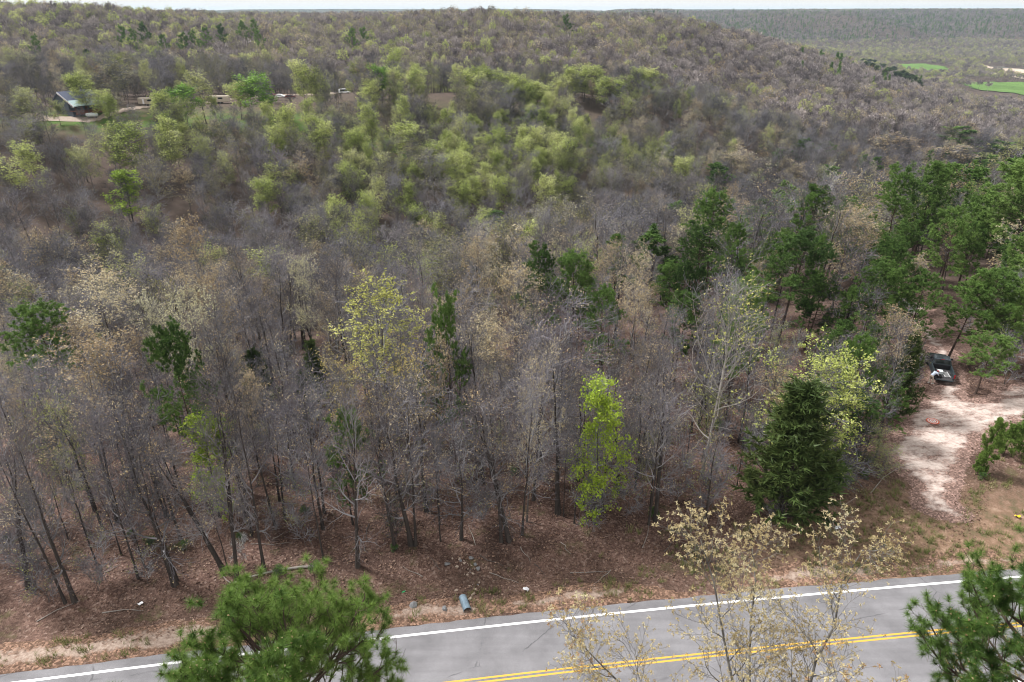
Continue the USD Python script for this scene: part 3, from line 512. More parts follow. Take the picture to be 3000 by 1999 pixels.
def far_tree(seed, kind, H=14, W=8.5):
    """A tree for the far slopes: a few slivers of limb, fans of twig and clumps of leaf, all at the size of the real crown."""
    rng = np.random.default_rng(seed)
    P = np.zeros((1, 4, 3)); P[0, :, 2] = np.linspace(0, 0.75 * H, 4); R = np.array([[0.2, 0.16, 0.12, 0.06]])
    tr = [tubes(P, R, 3)]
    if kind == 'pine':
        C = []; 
        for k in range(60):
            t = rng.random() ** 0.8; a = rng.random() * 6.28; r = W * 0.36 * (1.02 - t) ** 0.7 * math.sqrt(rng.random()); C.append((r * math.cos(a), r * math.sin(a), H * (0.3 + 0.7 * t)))
        C = np.array(C); D = norm(C * [1, 1, 0] + [0, 0, 1.2])
        return cat(tr), needles(rng, C, D, 1.5, 6, 75, 0.55)
    n = 100 if kind == 'bare' else 60
    q = norm(rng.normal(0, 1, (n, 3))); q[:, 2] = np.abs(q[:, 2]) * 1.0 - 0.25
    rr_ = (0.35 + 0.65 * rng.random((n, 1)) ** 0.5); tip = q * rr_ * [W * 0.5, W * 0.5, H * 0.36] + [0, 0, H * 0.62]
    root = tip * [0.5, 0.5, 1] - np.c_[np.zeros((n, 2)), H * (0.10 + 0.10 * rng.random(n))]
    side = norm(np.cross(tip - root, rng.normal(0, 1, (n, 3)))) * (0.16 if kind == 'bare' else 0.10)
    v = np.stack([root, tip - side * 1.7, tip + side * 1.7], 1).reshape(-1, 3); fan = (v, np.arange(len(v)).reshape(-1, 3))
    v2, f2 = leaves(rng, tip, 0.5, 3, 0.5, 0.4, 0.35)
    tr += [fan, (v2, f2)]
    if kind == 'bare': return cat(tr), None
    m = {'tan': 70, 'green': 110, 'olive': 80}[kind]
    q = norm(rng.normal(0, 1, (m, 3))); q[:, 2] = np.abs(q[:, 2]) - 0.30 * rng.random(m)
    lump = 0.8 + 0.35 * meshkit.noise(q * 1.6 + seed)[:, None]
    C = q * lump * (0.75 + 0.25 * rng.random((m, 1))) * [W * 0.5, W * 0.5, H * 0.38] + [0, 0, H * 0.60]
    return cat(tr), leaves(rng, C, 0.62 if kind == 'green' else 0.46, 3, 0.35, 0.5, 0.75)
# prototypes: abstract prims that every tree refers to
def empty_mesh(): return np.zeros((0, 3)), np.zeros((0, 3), int)
stage.CreateClassPrim('/World/tree_kinds')
PROTO, PSIZE = {}, {}
def proto(key, parts, H, W):
    """parts: [(part name, mesh, material)]"""
    p = f'/World/tree_kinds/{key}'
    UsdGeom.Xform.Define(stage, p)
    for nm, me, ma in parts:
        if me is not None and len(me[1]): usdkit.mesh(stage, f'{p}/{nm}', me, f'/World/Looks/{ma}')
    PROTO[key] = p; PSIZE[key] = (H, W)
KINDS = {}          # kind -> {lod: [keys]}
def family(kind, lod, n, maker, mats, H, W):
    ks = []
    for i in range(n):
        key = f'{kind}_{"near" if lod == 0 else "mid"}_{"abcdefgh"[i]}'
        ps = maker(i)
        if kind == 'bare': mats = (mats[0], ('twig_grey', 'twig_brown', 'twig_lilac')[i % 3], mats[2])
        if len(ps) == 4: ps = [ps[0], ps[1], ps[2], ps[3]]; mm = (mats[0], 'bark_pale' if mats[0] == 'bark_pale' else 'limb_grey', mats[1], mats[2]); proto(key, [(a, b, c) for a, b, c in zip(('trunk', 'limbs', 'crown', 'blossom' if kind == 'dogwood' else 'foliage'), ps, mm)], H, W); ks.append(key); continue
        nm = ('trunk', 'crown', 'needles' if kind in ('pine', 'cedar', 'young_pine') else 'blossom' if kind == 'dogwood' else 'foliage')
        proto(key, [(a, b, c) for a, b, c in zip(nm, ps, mats)], H, W); ks.append(key)
    KINDS.setdefault(kind, {})[lod] = ks
hseed = 100
BD = ('bark_grey', 'twig_grey')
family('bare', 0, 6, lambda i: hardwood(hseed + i, 16, 7, 0.20 + 0.05 * (i % 3), 15, 0, thick=(1.0, 1.35, 0.85)[i % 3], lean=(0.03, 0.09, 0.06)[i % 3], forks=2 if i == 4 else 1, leaf=0.16, leafsize=0.10, per=2, spread=0.05, open_=(74, 20)), ('bark_dark' , 'twig_grey', 'leaf_tan'), 16, 7)
family('bare', 1, 5, lambda i: hardwood(hseed + 20 + i, 15, 8.5, 0.25, 14, 1, leaf=0.14, leafsize=0.16, per=2, twig=1.1), BD + ('leaf_olive',), 15, 8.5)
family('pole', 0, 3, lambda i: hardwood(hseed + 30 + i, 13, 3.6, 0.48, 10, 0, thick=(0.9, 1.1, 0.75)[i % 3], dens=0.65, lean=(0.02, 0.07, 0.04)[i % 3], leaf=0.12, leafsize=0.10, per=2, spread=0.05, open_=(70, 25)), ('bark_dark', 'twig_grey', 'leaf_tan'), 13, 3.6)
family('budding', 0, 4, lambda i: hardwood(hseed + 40 + i, 17, 8.5, 0.32, 14, 0, leaf=0.80, leafsize=0.165, per=3, spread=0.07, open_=(70, 20)), ('bark_grey', 'twig_pale', 'leaf_tan'), 17, 8.5)
family('budding', 1, 4, lambda i: hardwood(hseed + 50 + i, 15, 9, 0.26, 14, 1, leaf=0.8, leafsize=0.27, per=3, spread=0.15), BD + ('leaf_tan',), 15, 9)
family('cream', 0, 3, lambda i: hardwood(hseed + 60 + i, 17, 8.5, 0.32, 14, 0, leaf=0.8, leafsize=0.17, per=3, spread=0.07), ('bark_grey', 'twig_pale', 'leaf_cream'), 17, 8.5)
family('cream', 1, 3, lambda i: hardwood(hseed + 65 + i, 15, 9, 0.28, 14, 1, leaf=0.8, leafsize=0.24, per=2, spread=0.12), ('bark_grey', 'twig_pale', 'leaf_cream'), 15, 9)
family('green', 0, 2, lambda i: hardwood(hseed + 70 + i, 16, 8, 0.35, 13, 0, leaf=0.8, leafsize=0.16, per=3, spread=0.10), BD + ('leaf_green',), 16, 8)
family('green', 1, 5, lambda i: hardwood(hseed + 75 + i, 16, 9, 0.30, 14, 1, leaf=0.85, leafsize=0.38, per=5, spread=0.34), BD + ('leaf_green',), 16, 9)
family('soft', 0, 2, lambda i: hardwood(hseed + 80 + i, 14, 7.5, 0.25, 13, 0, leaf=0.7, leafsize=0.15, per=3, spread=0.08), BD + ('leaf_soft',), 14, 7.5)
family('soft', 1, 4, lambda i: hardwood(hseed + 85 + i, 15, 9, 0.30, 14, 1, leaf=0.78, leafsize=0.33, per=4, spread=0.30), BD + ('leaf_soft',), 15, 9)
family('olive', 1, 4, lambda i: hardwood(hseed + 90 + i, 15, 9, 0.28, 14, 1, leaf=0.6, leafsize=0.27, per=3, spread=0.25), BD + ('leaf_olive',), 15, 9)
family('vivid', 1, 2, lambda i: hardwood(hseed + 95 + i, 14, 8.5, 0.35, 14, 1, leaf=0.7, leafsize=0.4, per=6, spread=0.36), BD + ('leaf_vivid',), 14, 8.5)
family('red', 0, 2, lambda i: hardwood(hseed + 98 + i, 13, 6, 0.3, 12, 0, leaf=0.35, leafsize=0.10, per=2, spread=0.06), BD + ('leaf_red',), 13, 6)
family('pine', 0, 5, lambda i: pine(300 + i, 16, 7.5, 0.34 + 0.07 * (i % 3), 34), ('bark_pine', 'bark_pine', 'needles'), 16, 7.5)
family('pine', 1, 4, lambda i: pine(310 + i, 15, 6.6, 0.22, 26, 1), ('bark_pine', 'bark_pine', 'needles'), 15, 6.6)
family('young_pine', 0, 3, lambda i: pine(320 + i, 5, 2.6, 0.12, 20, 0, needle=0.16), ('bark_pine', 'bark_pine', 'needles_near'), 5, 2.6)
family('cedar', 0, 3, lambda i: cedar(330 + i), ('bark_dark', 'bark_dark', 'cedar_leaf'), 9, 4.5)
family('cedar', 1, 2, lambda i: cedar(335 + i, lod=1), ('bark_dark', 'bark_dark', 'cedar_leaf'), 9, 4.5)
family('dogwood', 0, 3, lambda i: hardwood(340 + i, 5.5, 4.5, 0.25, 9, 1, leaf=0.6, leafsize=0.17, per=2, spread=0.10, open_=(80, 50), thick=0.7, spray=0), ('bark_dark', 'twig_grey', 'blossom'), 5.5, 4.5)
family('lime', 0, 2, lambda i: hardwood(350 + i, 14, 5, 0.12, 22, 0, leaf=0.34, leafsize=0.24, per=6, spread=0.17, open_=(75, 20), thick=0.8), ('bark_dark', 'twig_grey', 'leaf_lime'), 14, 5)
family('yellow', 0, 2, lambda i: hardwood(360 + i, 17, 9, 0.3, 15, 0, leaf=0.6, leafsize=0.19, per=4, spread=0.09, open_=(62, 15)), ('bark_grey', 'twig_grey', 'leaf_yellow'), 17, 9)
family('amber', 0, 1, lambda i: hardwood(366 + i, 14, 8, 0.3, 15, 0, leaf=0.5, leafsize=0.16, per=3, spread=0.09, open_=(66, 20)), ('bark_grey', 'twig_grey', 'leaf_amber'), 14, 8)
family('spring', 0, 1, lambda i: hardwood(356 + i, 12, 9, 0.15, 18, 0, leaf=0.75, leafsize=0.19, per=4, spread=0.10, open_=(70, 25)), BD + ('leaf_spring',), 12, 9)
family('sycamore', 0, 1, lambda i: hardwood(372 + i, 20, 12, 0.28, 18, 0, leaf=0.22, leafsize=0.15, per=3, spread=0.05, open_=(66, 22), thick=0.9), ('bark_pale', 'twig_pale', 'leaf_yellow'), 20, 12)
family('sapling', 0, 4, lambda i: hardwood(380 + i, 4.5, 2.8, 0.12, 10, 1, leaf=0.16, leafsize=0.09, per=2, spread=0.05, thick=0.5, twig=0.45, open_=(70, 30), spray=0), BD + ('leaf_soft',), 4.5, 2.2)
family('white_snag', 1, 1, lambda i: hardwood(390 + i, 17, 10, 0.3, 12, 1, thick=1.2, dens=0.7), ('bark_pale', 'bark_pale', 'leaf_tan'), 17, 10)
# ------------------------------------------------------------------ where trees stand
P2 = lambda pts: [tuple(at(*p)[:2]) for p in pts]
edge = P2([(-160, 1440), (0, 1405), (150, 1388), (420, 1350), (620, 1318), (820, 1302), (950, 1255), (1180, 1248), (1500, 1208), (1700, 1203), (1800, 1195), (1950, 1150), (2050, 1075), (2092, 985), (2104, 900), (2085, 770), (2042, 668), (2080, 645), (2150, 700), (2200, 800), (2222, 880), (2353, 893), (2520, 880)])
clearing = Polygon([(edge[0][0], 20)] + edge + [(edge[-1][0], 20)]).buffer(0)
lawn_zone = shapely.union_all([Polygon(P2([(60, 283), (330, 268), (340, 248), (560, 232), (860, 205), (860, 222), (560, 250), (330, 292), (60, 300)])).buffer(1.0), drive.buffer(2.5)])
HOUSE_AT = at(190, 258); HOUSE_R = 8.0
open_far = shapely.union_all(field_polys + [gb, rv])
for g_ in (clearing, lawn_zone, open_far): shapely.prepare(g_)
CAMP = np.array([0, 0, CAM_H])
guard = [at(2160, 860) + [0, 0, 1.0], at(2143, 969), at(2150, 885) + [0, 0, .8], at(212, 270) + [0, 0, 1], HOUSE_AT + np.array([-3.0, -2, 5.5]), at(1065, 1380), at(1010, 217) + [0, 0, 1]] + [at(*q_) + [0, 0, .5] for q_ in [(330, 250), (470, 236), (520, 232), (560, 228), (640, 221), (700, 219), (800, 215)]]
def blocks(x, y, ztop, w):
    bad = np.zeros(len(x), bool)
    for q in guard:
        L = np.hypot(q[0], q[1]); dx, dy = q[0] / L, q[1] / L
        along = x * dx + y * dy; lat = np.abs(x * dy - y * dx)
        zl = CAM_H + (q[2] - CAM_H) * along / L
        bad |= (along < L + 0.5) & (along > 0) & (lat < w * 0.42 + 0.8) & (zl < ztop + 0.4)
    return bad
ROWS = [0, 30, 60, 120, 180, 260, 340, 420, 500, 600, 700, 800, 1000, 9999]
MAP = ['mmobboobkkkk', 'mmmoooooookk', 'omoomooobbkk', 'boobommbbbkb', 'ogmggggmobbb', 'mmmmgggmobbb', 'ddbmmggmbbtp', 'dddmmmobtppp', 'bbbbbottpppp', 'tbbbttttpppp', 'ttbttttttppp', 'nnnntnnnntpp', 'nnnnnnnnnnnn']
MIX = {'b': dict(bare=.72, budding=.13, olive=.11, soft=.04), 'k': dict(bare=.70, pine=.18, olive=.10, budding=.02), 'o': dict(bare=.40, olive=.39, budding=.12, soft=.06, green=.03), 'm': dict(bare=.48, olive=.18, soft=.15, green=.12, budding=.07),
       'g': dict(green=.30, soft=.20, olive=.15, bare=.35), 't': dict(bare=.50, budding=.32, cream=.04, soft=.08, pine=.06), 'p': dict(pine=.54, bare=.25, budding=.14, cream=.01, soft=.07), 'd': dict(bare=.82, olive=.10, soft=.05, green=.03), 'n': dict(bare=.74, budding=.12, cream=.02, soft=.06, cedar=.03, red=.03)}
def kinds_for(u, v, x, y, rng):
    row = np.clip(np.searchsorted(ROWS, v, 'right') - 1, 0, len(MAP) - 1); col = np.clip((u / 2353 * 12 + rng.normal(0, 0.35, len(u))).astype(int), 0, 11)
    cs_ = 26 + 130 * smoothstep(900, 1800, np.hypot(x, y)); clump = meshkit.noise(np.c_[x / cs_, y / cs_, x * 0 + 4.5]) * 0.28 + 0.72 * rng.random(len(x))
    clump = np.argsort(np.argsort(clump)) / max(len(clump), 1)
    out = np.empty(len(u), dtype=object)
    for r in range(len(MAP)):
        for c in range(12):
            k = (row == r) & (col == c)
            if not k.any(): continue
            mx = MIX[MAP[r][c]]; names_ = list(mx); cum = np.cumsum([mx[n] for n in names_]); cum /= cum[-1]
            cl = clump[k]; rk = np.argsort(np.argsort(cl)) / max(len(cl), 1)      # evenly used within the cell
            out[k] = np.array(names_, object)[np.searchsorted(cum, np.clip(rk, 0, .9999), 'right')]
    g = height(x, y); far = np.hypot(x, y) > 1150; q = frng.random(len(x)) * .6 + .4 * clump
    floor = far & (g < -58); out[floor] = np.array(['bare', 'soft', 'olive', 'budding'], object)[np.searchsorted([.38, .58, .82], q[floor])]
    bluff = (np.hypot(x, y) > 1700) & (x > 500) & (g >= -58) & (g < 6); out[bluff] = np.where(q[bluff] > .56, 'pine', 'bare')
    return out
# ------------------------------------------------------------------ single trees read off the photograph
NAME = dict(pole='slim_bare_tree', bare='bare_tree', budding='budding_tree', cream='budding_tree', green='leafing_tree', soft='leafing_tree', olive='leafing_tree', vivid='leafing_tree', lime='leafing_tree', yellow='leafing_tree', amber='leafing_tree', spring='leafing_tree', red='budding_tree', pine='pine_tree', young_pine='young_pine_tree',
            cedar='cedar_tree', dogwood='dogwood_tree', sycamore='sycamore_tree', sapling='sapling', white_snag='bare_tree')
taken, HT = [], []
trng = np.random.default_rng(5)
LOWEST = {'green': 1, 'vivid': 1, 'olive': 1, 'white_snag': 1}
def pick(kind, dist, i=None):
    lods = KINDS[kind]
    lod = 0 if (dist < 105 and 0 in lods) else (1 if 1 in lods else 0)
    ks = lods[lod]; return ks[(int(trng.integers(0, 99)) if i is None else i) % len(ks)]
def hides(x, y, ztop, w):
    bad = np.zeros(len(x), bool)
    for a, b, c, hw in HT:
        L = math.hypot(a, b); along = (x * a + y * b) / L; lat = np.abs(x * b - y * a) / L
        bad |= (along < L - 1) & (along > 0) & (lat < 0.30 * hw + 0.20 * w) & (CAM_H + (c - CAM_H) * along / L < ztop + 0.3)
    return bad
def hero(kind, u, v, H=None, W=None, base=None, label=None, group=None, Wpx=None, sink=0.12, base_xy=None):
    d = ray(u, v)
    if base is not None:
        b = at(*base); s = math.hypot(b[0], b[1]) / math.hypot(d[0], d[1]); H = max(1.0, CAM_H + d[2] * s - b[2])
    elif base_xy is not None: b = np.array([*base_xy, hgt(*base_xy)])
    else: b = at(u, v, lift=H)
    z = project(b)[2]
    if Wpx: W = Wpx * S / 2000 * z * ((1.4 if Wpx < 100 else 1.2) if kind == 'pine' and z < 200 else 1.25 if kind == 'spring' else 1.0)
    k = pick(kind, z); ph, pw = PSIZE[k]; W = W or pw * H / ph
    taken.append((b[0], b[1], W))
    if kind != 'bare' and z < 170: HT.append((b[0], b[1], b[2] + 0.66 * H, W))
    return copy_of(PROTO[k], NAME[kind], label, 'tree', b - [0, 0, sink], trng.random() * 6.28, group, (W / pw, W / pw, H / ph))
HER = [
 ('lime', 1390, 838, None, 128, (1365, 1205), 'slender lime green tree in fresh leaf among bare trunks near the road'),
 ('yellow', 835, 620, None, 215, (885, 1010), 'tall yellow leafed tree standing out at the centre left of the wood'),
 ('amber', 770, 790, 13, 130, None, 'orange tinged yellow tree leaning out left of the tall yellow tree'),
 ('amber', 935, 775, 14, 160, None, 'amber leafed tree in front of and right of the tallest yellow tree'),
 ('lime', 500, 915, None, 125, (505, 1190), 'small bright green tree among dark leaning trunks at the left'),
 ('spring', 1900, 762, 13.5, 215, None, 'broad yellow green tree just behind the large dark cedar'),
 ('soft', 1810, 735, 11, 70, None, 'small pale green tree behind the broad yellow green one'),
 ('soft', 80, 890, 13, 130, None, 'thinly leafed olive green tree at the left edge of the wood'),
 ('soft', 2040, 1020, 3.5, 90, None, 'low green sapling on the left bank of the dirt track'),
 ('sycamore', 1665, 575, None, 265, (1612, 1100), 'large pale limbed tree with yellow buds rising right of centre'),
 ('cedar', 1785, 858, None, 200, (1790, 1202), 'large dark green cedar at the edge of the verge'),
 ('cedar', 2108, 765, 9, 75, None, 'dark cedar beside the cab of the parked pickup truck'),
 ('cedar', 1870, 865, 8, 110, None, 'second dark cedar tucked behind the large cedar'),
 ('cedar', 712, 778, 8, 55, None, 'dark cedar half hidden among grey trees left of the yellow tree'),
 ('cedar', 580, 800, 8, 90, None, 'dim green cedar among grey trunks at the left'),
 ('cedar', 690, 850, 7, 60, None, 'narrow cedar among grey trunks below the orange tinged yellow tree'),
 ('pine', 75, 688, 15, 130, None, 'pine with tufted crown near the left edge of the wood'),
 ('pine', 375, 732, 17, 95, None, 'tall thin pine with a tufted top standing over dark trunks'),
 ('pine', 1030, 655, None, 92, (1050, 1112), 'tall narrow pine right of the yellow tree'),
 ('pine', 1258, 548, 16, 115, None, 'broad pine standing alone above the middle of the wood'),
 ('pine', 1322, 570, 14, 85, None, 'middle pine of the group at the centre of the wood'),
 ('pine', 1345, 622, 11, 75, None, 'bright green pine in the group at the centre of the wood'),
 ('pine', 1392, 640, 13, 110, None, 'front pine of the group at the centre of the wood'),
 ('pine', 785, 918, None, 120, (822, 1215), 'short pine with a rounded crown close to the road at left'),
 ('pine', 1140, 483, 13, 62, None, 'small dark pine on the rim beside a tan budding tree'),
 ('pine', 1565, 462, 15, 85, None, 'left pine of the pair above the hollow at right of centre'),
 ('pine', 1622, 438, 16, 85, None, 'right pine of the pair above the hollow at right of centre'),
 ('pine', 1645, 372, 16, 80, None, 'pine standing behind the pair at the rim of the hollow'),
 ('pine', 1512, 515, 13, 90, None, 'pine at the left end of the pine stand'),
 ('pine', 1622, 512, 13, 95, None, 'bushy pine in front of the pair at the rim'),
 ('pine', 1768, 410, None, 105, (1775, 600), 'tall pine with a dark trunk in the pine stand'),
 ('pine', 1870, 420, 17, 120, None, 'broad tall pine in the middle of the pine stand'),
 ('pine', 1908, 378, 16, 75, None, 'pine top showing behind the broad tall pine'),
 ('pine', 1835, 520, 15, 150, None, 'bright green dense pine at the front of the pine stand'),
 ('pine', 1885, 622, 10, 95, None, 'smaller pine below the bright dense pine'),
 ('pine', 2100, 372, 18, 130, None, 'massive pine at the right with a spreading crown'),
 ('pine', 2218, 290, 17, 100, None, 'tall pine on the skyline of the right hand wood'),
 ('pine', 2290, 320, 16, 95, None, 'pine at the far right beyond the tall skyline pine'),
 ('pine', 1850, 315, 14, 70, None, 'pine in the row along the rim before the valley'),
 ('pine', 1785, 340, 13, 60, None, 'left pine in the row along the rim before the valley'),
 ('pine', 1905, 325, 13, 60, None, 'right pine in the row along the rim before the valley'),
 ('pine', 2037, 592, 12, 90, None, 'tufted pine standing left of the track bend'),
 ('pine', 2125, 615, 11, 90, None, 'tufted pine standing over the track bend'),
 ('pine', 1985, 645, 10, 100, None, 'dark pine left of the tufted pine by the track'),
 ('pine', 2240, 620, 11, 130, None, 'pine with open branches right of the dirt track'),
 ('pine', 2310, 610, 12, 120, None, 'pine at the right edge behind the dirt track'),
 ('pine', 2290, 762, 7, 85, None, 'small pine between the truck and the right edge of the photo'),
 ('pine', 2215, 470, 14, 100, None, 'pine in shade behind the leaf covered clearing at right'),
 ('pine', 2060, 850, 7.5, 105, None, 'pine at the left of the dirt track in front of the pickup'),
 ('pine', 1975, 900, 7, 95, None, 'pine between the yellow green tree and the dirt track'),
 ('young_pine', 2272, 948, None, 42, (2255, 1085), 'leftmost young pine in the row beside the clearing'),
 ('young_pine', 2318, 960, None, 45, (2305, 1045), 'middle young pine in the row beside the clearing'),
 ('young_pine', 2345, 928, None, 50, (2338, 1040), 'tallest young pine in the row beside the clearing'),
 ('young_pine', 2250, 1030, None, 26, (2247, 1090), 'knee high pine seedling at the foot of the young pine row'),
 ('young_pine', 1862, 985, 4.6, 95, None, 'light green young pine pressed against the right side of the large cedar'),
 ('young_pine', 1905, 1050, 3.4, 90, None, 'low light green pine between the large cedar and the track'),
 ('sapling', 1985, 985, 5, 110, None, 'twiggy brush with sparse leaves left of the track'),
 ('sapling', 1945, 1035, 4, 100, None, 'bare brush behind the low light green pine'),
 ('soft', 2010, 960, 5, 95, None, 'pale leafed sapling beside the pine at the left of the track'),
 ('budding', 205, 590, 18, 215, None, 'wide tan budding tree at the left rim of the near wood'),
 ('cream', 402, 648, 16, 150, None, 'cream flowered tree at the left rim of the near wood'),
 ('cream', 330, 668, 14, 75, None, 'smaller cream flowered tree beside the larger one at left'),
 ('budding', 15, 590, 17, 120, None, 'tan budding tree cut by the left edge of the photo'),
 ('cream', 690, 575, 16, 90, None, 'pale budding tree with thin flowers above grey trees'),
 ('budding', 1085, 508, 17, 150, None, 'rounded tan tree on the rim above the hollow'),
 ('soft', 1003, 485, 15, 78, None, 'pale green rounded tree left of the rounded tan tree'),
 ('cream', 1310, 448, 16, 130, None, 'bright cream yellow double crowned tree on the rim'),
 ('cream', 1230, 455, 14, 95, None, 'thin cream tree left of the double crowned tree'),
 ('budding', 1470, 545, 15, 110, None, 'tan budding tree left of the pine stand'),
 ('budding', 1190, 582, 16, 130, None, 'tan budding tree left of the broad lone pine'),
 ('budding', 1480, 615, 14, 150, None, 'orange tan tree right of the central pine group'),
 ('budding', 1970, 448, 16, 135, None, 'tan tree with bare lower limbs inside the pine stand'),
 ('cream', 1755, 348, 17, 130, None, 'cream budding tree on the rim left of the pines'),
 ('budding', 1690, 332, 16, 110, None, 'tan budding tree at the end of the rim above the hollow'),
 ('budding', 1830, 362, 15, 75, None, 'small tan tree between rim pines'),
 ('budding', 2050, 300, 17, 150, None, 'tan tree on the far part of the right hand rim'),
 ('budding', 2190, 330, 16, 130, None, 'tan tree beside the tall skyline pine'),
 ('soft', 2330, 330, 17, 140, None, 'fresh green tree at the right edge of the photo'),
 ('cream', 1530, 474, 13, 70, None, 'white flecked tree behind the leftmost stand pines'),
 ('red', 950, 618, 13, 85, None, 'reddish budding tree behind the tall narrow pine'),
 ('red', 245, 690, 12, 70, None, 'red tinged budding tree below the wide tan tree at left'),
 ('dogwood', 1045, 990, 4.5, 85, None, 'white flowering dogwood low among trunks at the centre'),
 ('dogwood', 1425, 790, 6, 70, None, 'white flowering dogwood behind the slender lime green tree'),
 ('dogwood', 1790, 790, 5, 50, None, 'white flowering dogwood left of the broad yellow green tree'),
 ('dogwood', 1915, 755, 5, 40, None, 'white flowering dogwood above the broad yellow green tree'),
 ('dogwood', 545, 1215, 3.2, 55, None, 'thin low dogwood with scattered white flowers near the road at left'),
 ('soft', 1640, 880, 8, 80, None, 'thin green leafed understory tree below the large pale limbed tree'),
 ('soft', 1490, 985, 7, 70, None, 'thin yellow green understory tree right of the lime green tree'),
 ('soft', 1130, 965, 5, 80, None, 'low yellowish understory tree right of the central dogwood'),
]
BARE_BASES = [(150, 1386, 60, 860), (172, 1383, 110, 880), (405, 1345, 285, 800), (318, 1330, 240, 860), (540, 1332, 440, 850), (520, 1310, 490, 960), (608, 1316, 545, 770), (822, 1302, 760, 880), (945, 1252, 940, 860), (908, 1262, 880, 900), (1152, 1246, 1150, 830), (1176, 1245, 1180, 870), (1200, 1230, 1200, 800),
              (1226, 1150, 1225, 700), (1282, 1180, 1285, 760), (1490, 1207, 1500, 860), (1505, 1200, 1530, 800), (1242, 1100, 1240, 720), (1110, 1112, 1100, 700), (1462, 1097, 1470, 760), (880, 1110, 850, 830), (655, 1195, 610, 900), (270, 1200, 200, 880), (60, 1350, 20, 950), (745, 1180, 700, 850), (1060, 1240, 1040, 930), (980, 1175, 965, 800), (1340, 1160, 1350, 820), (1420, 1130, 1430, 780)]
for kd, u, v, H, Wpx, base, lab in HER: hero(kd, u, v, H, None, base, lab, None, Wpx)
ORD = ['leaning dark trunked bare tree at the far left road edge', 'twin of the leaning bare tree at the far left road edge', 'thick leaning bare tree with a forked foot above the fallen branch', 'leaning bare tree behind the thick forked one', 'straight bare tree beside the end of the fallen branch',
       'thin bare tree just left of the straight one by the fallen branch', 'pale limbed bare tree right of the fallen branch', 'stout crooked bare tree behind the near pine', 'bare tree up the bank left of the culvert', 'slim bare tree paired with the one up the bank left of the culvert',
       'bare tree directly up the bank from the culvert', 'dark bare tree next to the one above the culvert', 'thin bare tree right of the pair above the culvert']
SLIM = []
for i, (ub, vb, ut, vt) in enumerate(BARE_BASES):
    lab = ORD[i] if i < len(ORD) else 'slender bare tree with dark trunk among the front row by the road'
    q_ = hero('bare', ut, vt, None, None, (ub, vb), lab, None, Wpx=150 + 40 * (i % 3))
    if i >= len(ORD): SLIM.append((q_, (ub + ut) / 2, (vb + vt) / 2))
MID = [('lime', 275, 388, 16, 78, 'lone lime green tree on the dark slope below the house'), ('soft', 345, 470, 12, 60, 'small green tree at the foot of the dark slope'), ('green', 605, 400, 14, 80, 'leafy green tree on the dark slope right of the lone lime one'), ('soft', 630, 370, 15, 90, 'green tree behind the leafy one on the dark slope'),
       ('green', 280, 280, 18, 95, 'tall leafy green tree below the propane tank'), ('vivid', 412, 192, 15, 78, 'vivid green round topped tree beside the driveway'), ('vivid', 592, 165, 16, 100, 'broad bright green tree above the driveway'), ('green', 540, 182, 13, 75, 'green tree left of the broad bright one above the driveway'),
       ('vivid', 868, 145, 18, 62, 'tall vivid green tree with a long dark trunk on the ridge'), ('green', 905, 150, 17, 60, 'green tree right of the tall vivid one on the ridge'), ('green', 950, 150, 17, 60, 'second green tree right of the tall vivid one on the ridge'), ('green', 690, 135, 18, 62, 'tall green tree with slim trunk by the parked vehicles'), ('soft', 728, 148, 18, 65, 'slim tree with high crown right of the parked vehicles'),
       ('soft', 820, 130, 18, 60, 'yellow green tall tree left of the vivid green ridge tree'), ('soft', 450, 155, 18, 90, 'tall light green tree behind the vivid round topped one'), ('olive', 230, 125, 19, 110, 'tall yellow green tree rising behind the house'), ('green', 180, 160, 15, 70, 'green tree overhanging the roof of the house'), ('soft', 45, 195, 17, 95, 'yellow green tree at the left edge near the long trailer'),
       ('cream', 235, 208, 9, 110, 'pale flowering bushy tree in front of the house'), ('green', 940, 275, 16, 95, 'bright green tree below the ridge at the centre'), ('green', 978, 322, 15, 75, 'green tree just below the bright one at the centre'), ('green', 1078, 342, 15, 68, 'rounded green tree on the lower ridge flank'), ('green', 1075, 400, 13, 62, 'rounded green tree low on the flank'), ('soft', 1200, 370, 14, 62, 'rounded light green tree at the foot of the ridge'),
       ('green', 928, 410, 15, 60, 'slim green tree at the foot of the ridge flank'), ('soft', 870, 345, 14, 80, 'pale green tree on the flank left of centre'), ('olive', 760, 385, 14, 80, 'olive green tree on the flank at left'), ('green', 660, 310, 9, 50, 'small bright green tree on the edge of the dark slope'), ('vivid', 1230, 245, 13, 70, 'bright green tree low in the green wood on the ridge'), ('olive', 815, 265, 13, 85, 'brownish olive tree below the driveway'),
       ('green', 232, 204, 11, 55, 'green tree leaning over the right end of the house'), ('soft', 122, 224, 9, 45, 'pale green tree at the left end of the house'), ('cedar', 195, 112, 16, 28, 'dark narrow conifer behind the house'), ('white_snag', 1722, 1 + 255, 15, 45, 'white limbed bare tree on the valley side'), ('white_snag', 2115, 258, 17, 45, 'white limbed dead looking tree low in the valley'), ('soft', 1655, 215, 14, 70, 'yellow green tree at the right end of the green wood'), ('soft', 1510, 195, 14, 50, 'small yellow green tree near the right end of the green wood')]
for kd, u, v, H, Wpx, lab in MID: hero(kd, u, v, H, None, None, lab, None, Wpx)
for u in (1180, 1240, 1345, 1400, 1455, 1120, 1070, 1300, 1500): hero('green', u, 138 + (u * 7) % 45, 17, None, None, 'tall fresh green tree on the crest of the middle ridge', 'tall green trees on the crest of the middle ridge', Wpx=70 + u % 25)
SKY_P = [(52, 12), (412, 36), (440, 42), (462, 42), (505, 42), (550, 44), (575, 42), (590, 44), (808, 50), (835, 50), (285, 22), (270, 40), (318, 8), (1305, 14 + 8), (360, 34)]
